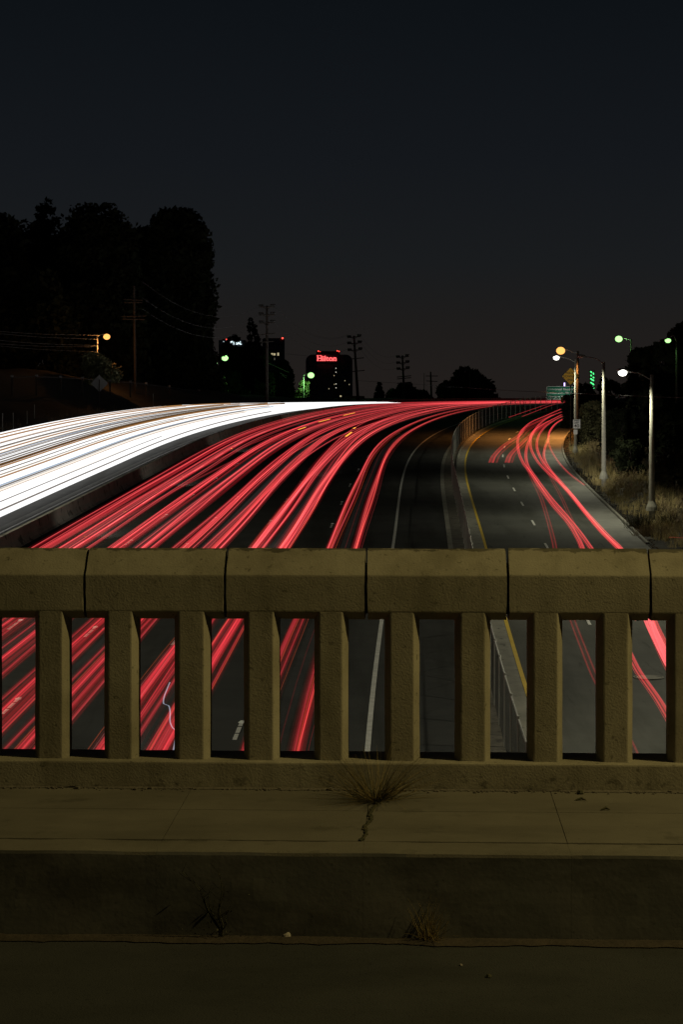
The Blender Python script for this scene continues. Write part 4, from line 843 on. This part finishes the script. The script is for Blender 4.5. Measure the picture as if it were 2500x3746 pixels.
tree('broad black tree with a rounded top, widest of the left trees', 'tree', [(742, 345, 410), (755, 285, 425), (790, 262, 440), (840, 235, 492), (900, 215, 515), (1000, 200, 520), (1150, 200, 540), (1420, 200, 540)], 300, 30000, .50, seed=3, dens=70, blob=1.1)
tree('narrow pointed tree top sticking up highest behind the left trees', 'tree', [(722, 155, 180), (745, 138, 198), (775, 128, 204), (812, 122, 225), (840, 105, 260), (1000, 80, 300), (1200, 80, 300)], 325, 9000, .48, seed=4, dens=26)
tree('dark tree cut by the left edge of the picture', 'tree', [(788, -60, 45), (815, -90, 72), (870, -120, 85), (960, -140, 100), (1300, -150, 130)], 292, 16000, .5, seed=5, dens=40)
tree('thin crowned tree with sky showing through, second from the left edge', 'tree', [(808, 85, 145), (835, 40, 170), (890, 20, 200), (960, 10, 230), (1300, 20, 240)], 312, 9000, .45, seed=6, dens=26, blob=.85)
tree('dark tree filling the dip between the two biggest left trees', 'tree', [(836, 485, 560), (858, 450, 590), (930, 450, 600), (1080, 430, 610), (1400, 430, 620)], 318, 14000, .5, seed=7, dens=36)
tree('low round dark tree in front of the big left trees, at the frame edge', 'tree', [(980, -50, 200), (1060, -80, 260), (1200, -80, 300), (1430, -80, 320)], 275, 8000, .5, seed=8, dens=16)
tree('low dark tree below the broad left tree', 'tree', [(1040, 240, 420), (1120, 210, 520), (1240, 190, 560), (1440, 200, 560)], 290, 8000, .5, seed=9, dens=16)
tree('low dark tree at the foot of the tall lumpy tree', 'tree', [(1200, 560, 760), (1260, 540, 800), (1340, 540, 820), (1470, 540, 830)], 312, 6000, .5, seed=10, dens=14)
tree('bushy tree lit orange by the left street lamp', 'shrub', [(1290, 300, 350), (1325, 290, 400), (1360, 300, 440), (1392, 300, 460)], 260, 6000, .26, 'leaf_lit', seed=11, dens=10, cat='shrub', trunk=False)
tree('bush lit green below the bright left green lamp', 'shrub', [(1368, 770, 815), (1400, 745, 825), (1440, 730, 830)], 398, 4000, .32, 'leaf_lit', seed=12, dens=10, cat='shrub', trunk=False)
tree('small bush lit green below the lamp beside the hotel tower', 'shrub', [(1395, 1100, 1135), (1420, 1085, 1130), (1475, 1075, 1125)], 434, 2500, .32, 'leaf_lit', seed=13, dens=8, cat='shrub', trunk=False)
tree('slim dark conifer left of the tallest utility pole', 'conifer', [(1163, 915, 922), (1185, 902, 934), (1200, 895, 940), (1220, 905, 945), (1245, 888, 955), (1290, 885, 965), (1400, 870, 980)], 380, 4500, .42, seed=14, dens=16, cat='tree', blob=.75)
for i, (pr, Z, lb, nn) in enumerate((([(1225, 835, 862), (1245, 822, 885), (1262, 812, 842), (1300, 800, 900), (1400, 790, 930)], 520, 'dark tree half hiding the white lit lettering', 4200), ([(1268, 845, 905), (1300, 830, 960), (1400, 820, 1000)], 470, 'low dark tree under the white lit lettering', 3500),
        ([(1262, 900, 985), (1330, 890, 1000), (1440, 880, 1010)], 440, 'round dark tree behind the tallest utility pole', 4200), ([(1318, 1025, 1050), (1345, 1000, 1068), (1400, 960, 1080), (1470, 940, 1090)], 470, 'dark tree sloping down to the middle green lamp', 5000),
        ([(1365, 850, 950), (1400, 830, 1000), (1462, 820, 1010)], 430, 'low dark bush strip above the white trails at centre left', 4500),
        ([(1402, 1385, 1392), (1430, 1376, 1400), (1470, 1366, 1412)], 420, 'small pointed dark conifer right of the hotel tower', 1400), ([(1425, 1425, 1470), (1445, 1415, 1478), (1475, 1410, 1480)], 430, 'low round dark bush left of the centre utility pole', 1600),
        ([(1404, 1460, 1510), (1430, 1450, 1522), (1472, 1450, 1525)], 425, 'dark tree behind the leaning utility pole at centre', 1800), ([(1430, 1515, 1560), (1474, 1505, 1600)], 440, 'low dark bush behind the tiny amber lamp', 1400),
        ([(1340, 1690, 1715), (1362, 1665, 1745), (1400, 1650, 1800), (1430, 1640, 1825), (1472, 1640, 1832)], 470, 'big round dark tree standing alone right of centre', 7500), ([(1392, 1630, 1660), (1415, 1605, 1690), (1445, 1595, 1700), (1475, 1590, 1700)], 465, 'lower dark tree joined to the left of the big round tree', 3200))):
    tree(lb, 'tree', pr, Z, nn, .55 if Z > 400 else .45, seed=20 + i, dens=12, blob=.8)
# right hand hillside
RT = [([(1172, 2490, 2560), (1215, 2440, 2600), (1300, 2400, 2640), (1500, 2380, 2660)], 205, 'tall dark tree at the top right edge of the hill', 8000, .40, 'leaf_dark'),
      ([(1255, 2405, 2470), (1290, 2370, 2500), (1400, 2340, 2520), (1560, 2330, 2540)], 190, 'dark hillside tree behind the far right lamp post', 7000, .38, 'leaf_dark'),
      ([(1272, 2330, 2390), (1300, 2305, 2420), (1380, 2290, 2440), (1520, 2280, 2450)], 215, 'dark hillside tree between the two tall concrete posts', 7000, .38, 'leaf_dark'),
      ([(1382, 2205, 2235), (1410, 2190, 2270), (1480, 2180, 2310), (1600, 2180, 2330)], 220, 'rounded dark tree behind the post with the dead lamp', 6000, .35, 'leaf_dark'),
      ([(1405, 2115, 2150), (1430, 2095, 2180), (1500, 2080, 2200), (1610, 2080, 2220)], 216, 'dark tree behind the speed limit sign', 6000, .32, 'leaf_dark'),
      ([(1448, 2070, 2110), (1490, 2060, 2130), (1560, 2060, 2135), (1625, 2068, 2130)], 212, 'dense dark bush hiding the end of the ramp', 5000, .28, 'leaf_dark'),
      ([(1470, 2130, 2200), (1530, 2110, 2230), (1600, 2105, 2240), (1668, 2115, 2235)], 182, 'olive shrub just right of the speed limit sign', 5500, .26, 'leaf_olive'),
      ([(1500, 2220, 2300), (1560, 2200, 2350), (1640, 2195, 2360), (1730, 2215, 2350)], 166, 'olive shrub between the tall concrete posts, upper', 6500, .26, 'leaf_dark'),
      ([(1430, 2310, 2400), (1500, 2280, 2450), (1600, 2270, 2460), (1720, 2290, 2460)], 172, 'large dark shrub mass behind the far right post', 8000, .30, 'leaf_dark'),
      ([(1480, 2430, 2520), (1560, 2400, 2560), (1680, 2390, 2560), (1800, 2400, 2560)], 150, 'dark shrub at the right edge above the dry grass', 7000, .28, 'leaf_dark'),
      ([(1600, 2260, 2330), (1660, 2240, 2360), (1740, 2250, 2370), (1790, 2260, 2370)], 147, 'low dark shrub above the grass between the posts', 4500, .22, 'leaf_dark'),
      ([(1640, 2420, 2480), (1720, 2390, 2540), (1800, 2380, 2540), (1850, 2390, 2540)], 132, 'low olive shrub right of the far right post', 4500, .22, 'leaf_olive')]
for i, (pr, Z, lb, nn, lf, mt) in enumerate(RT): tree(lb, 'shrub' if 'shrub' in lb or 'bush' in lb else 'tree', pr, Z, nn, lf, mt, seed=50 + i, dens=12, blob=.85, cat='shrub' if 'shrub' in lb or 'bush' in lb else 'tree')
# dry grass on the right bank
def tufts(n, pick, hm, wd, nb, rg):
    b = MB()
    for _ in range(n):
        s, u = pick(); p = road(s, u); p[2] = g(p[0], p[1]) - .03; hh = hm * rg.uniform(.5, 1.3)
        for k in range(nb):
            a = rg.uniform(0, 6.28); th = abs(rg.gauss(0, .38)); L = hh * rg.uniform(.5, 1.1); q = p + [rg.gauss(0, .18), rg.gauss(0, .18), 0]
            d = np.array([math.cos(a) * math.sin(th), math.sin(a) * math.sin(th), math.cos(th)]); e = q + d * L * .6; t = e + (d + [math.cos(a) * .5, math.sin(a) * .5, -.25]) * L * .4
            sd = np.array([-math.sin(a), math.cos(a), 0]) * wd; b.add([q - sd, q + sd, e + sd * .7, t, e - sd * .7], [(0, 1, 2, 4), (4, 2, 3)])
    return b
rg = random.Random(21)
b = tufts(620, lambda: (rg.uniform(72, 175), 14.1 + abs(rg.gauss(0, 2.4))), .75, .010, 26, rg); tag(b.build('dry_grass', M['grass_dry']), 'tall dry yellow grass covering the bank right of the ramp', 'dry grass', kind='stuff')
b = tufts(420, lambda: (rg.uniform(74, 180), 15.5 + abs(rg.gauss(0, 3.2))), .85, .014, 22, rg); tag(b.build('brown_brush', M['grass_brown']), 'brown brushy undergrowth between the yellow grass and the shrubs', 'undergrowth', kind='stuff')
rg = random.Random(33)
b = MB()
for _ in range(900):
    s = rg.uniform(72, 180); u = 13.35 + abs(rg.gauss(0, .35)); p = road(s, u); p[2] = max(g(p[0], p[1]), p[2]) + .01; r = rg.uniform(.02, .09); b.ball(p, (r, r * .8, r * .5), 5)
tag(b.build('debris', M['dirt']), 'clods, dead leaves and litter along the kerb right of the ramp', 'debris', kind='stuff')
for (px, py, h_, n_, lb) in ((2345, 1935, 1.0, 260, 'dark spiky grass clump left of the far right post foot'), (2375, 1962, .8, 240, 'brown grass clump in front of the far right post foot'), (2455, 1940, 1.1, 260, 'dark spiky grass clump right of the far right post foot'), (2435, 1968, .8, 220, 'brown grass clump nearest the driveway at right')):
    p = onroad(px, py); b = blades([p[0], p[1], p[2] + .0], n_, .38, h_ * .4, h_, .016, .3, random.Random(px), .3); tag(b.build('grass_clump', M['leaf_olive'] if 'dark' in lb else M['grass_brown']), lb, 'grass clump')
# green verge between freeway fence and ramp, far part
b = MB(); b.add(*strip([3.2, 3.6, 4.04], 175, 320, 3, .05)); struct(b.build('verge_grass', M['leaf_green']))
# guard rail on the left embankment and thin marker posts
gp = [(43, 1376), (132, 1374), (221, 1378), (300, 1382), (402, 1390), (476, 1396), (534, 1402), (620, 1413), (729, 1428), (798, 1439)]; gz_ = [232, 238, 245, 250, 258, 264, 270, 280, 300, 315]
root = thing('guard_rail', 'low guard rail with pale post tops curving along the dark left bank', 'guard rail', at(402, 1398, 258))
b = MB(); P = spl([at(x, y + 4, z) for (x, y), z in zip(gp, gz_)], 5); b.tube(P, .06, 4); b.build('rail', M['wire'], root)
for (x, y), z in zip(gp, gz_):
    p = at(x, y, z); b = MB(); b.box(p[0] - .10, p[0] + .10, z - .1, z + .1, min(g(p[0], z) - .1, p[2] - .3), p[2] - .12); b.build('post', M['wood'], root)
    b = MB(); b.box(p[0] - .15, p[0] + .15, z - .14, z + .1, p[2] - .12, p[2] + .14); b.build('post_top', M['sign_back'], root)
for (x, y0_, y1_) in ((8, 1512, 1565), (47, 1510, 1563), (98, 1503, 1545), (125, 1480, 1538), (203, 1510, 1536), (560, 1440, 1486)):
    Zp = 205 + x * .14 if x < 300 else 262; t = at(x, y0_, Zp); b = MB(); b.tube([[t[0], Zp, g(t[0], Zp) - .3], t], .045, 6); tag(b.build('marker_post', M['galv']), 'thin upright metal post at the far edge of the white trails', 'marker post', 'thin posts along the far freeway edge')
# brush along the far freeway edge
rg = random.Random(40)
b = tufts(320, lambda: (rg.uniform(60, 330), -45.2 - abs(rg.gauss(0, 1.6))), .7, .02, 10, rg); tag(b.build('edge_brush', M['grass_brown']), 'low brush along the dark bank behind the white trails', 'undergrowth', kind='stuff')
for o in bpy.data.objects:
    if '_o' in o: del o['_o']
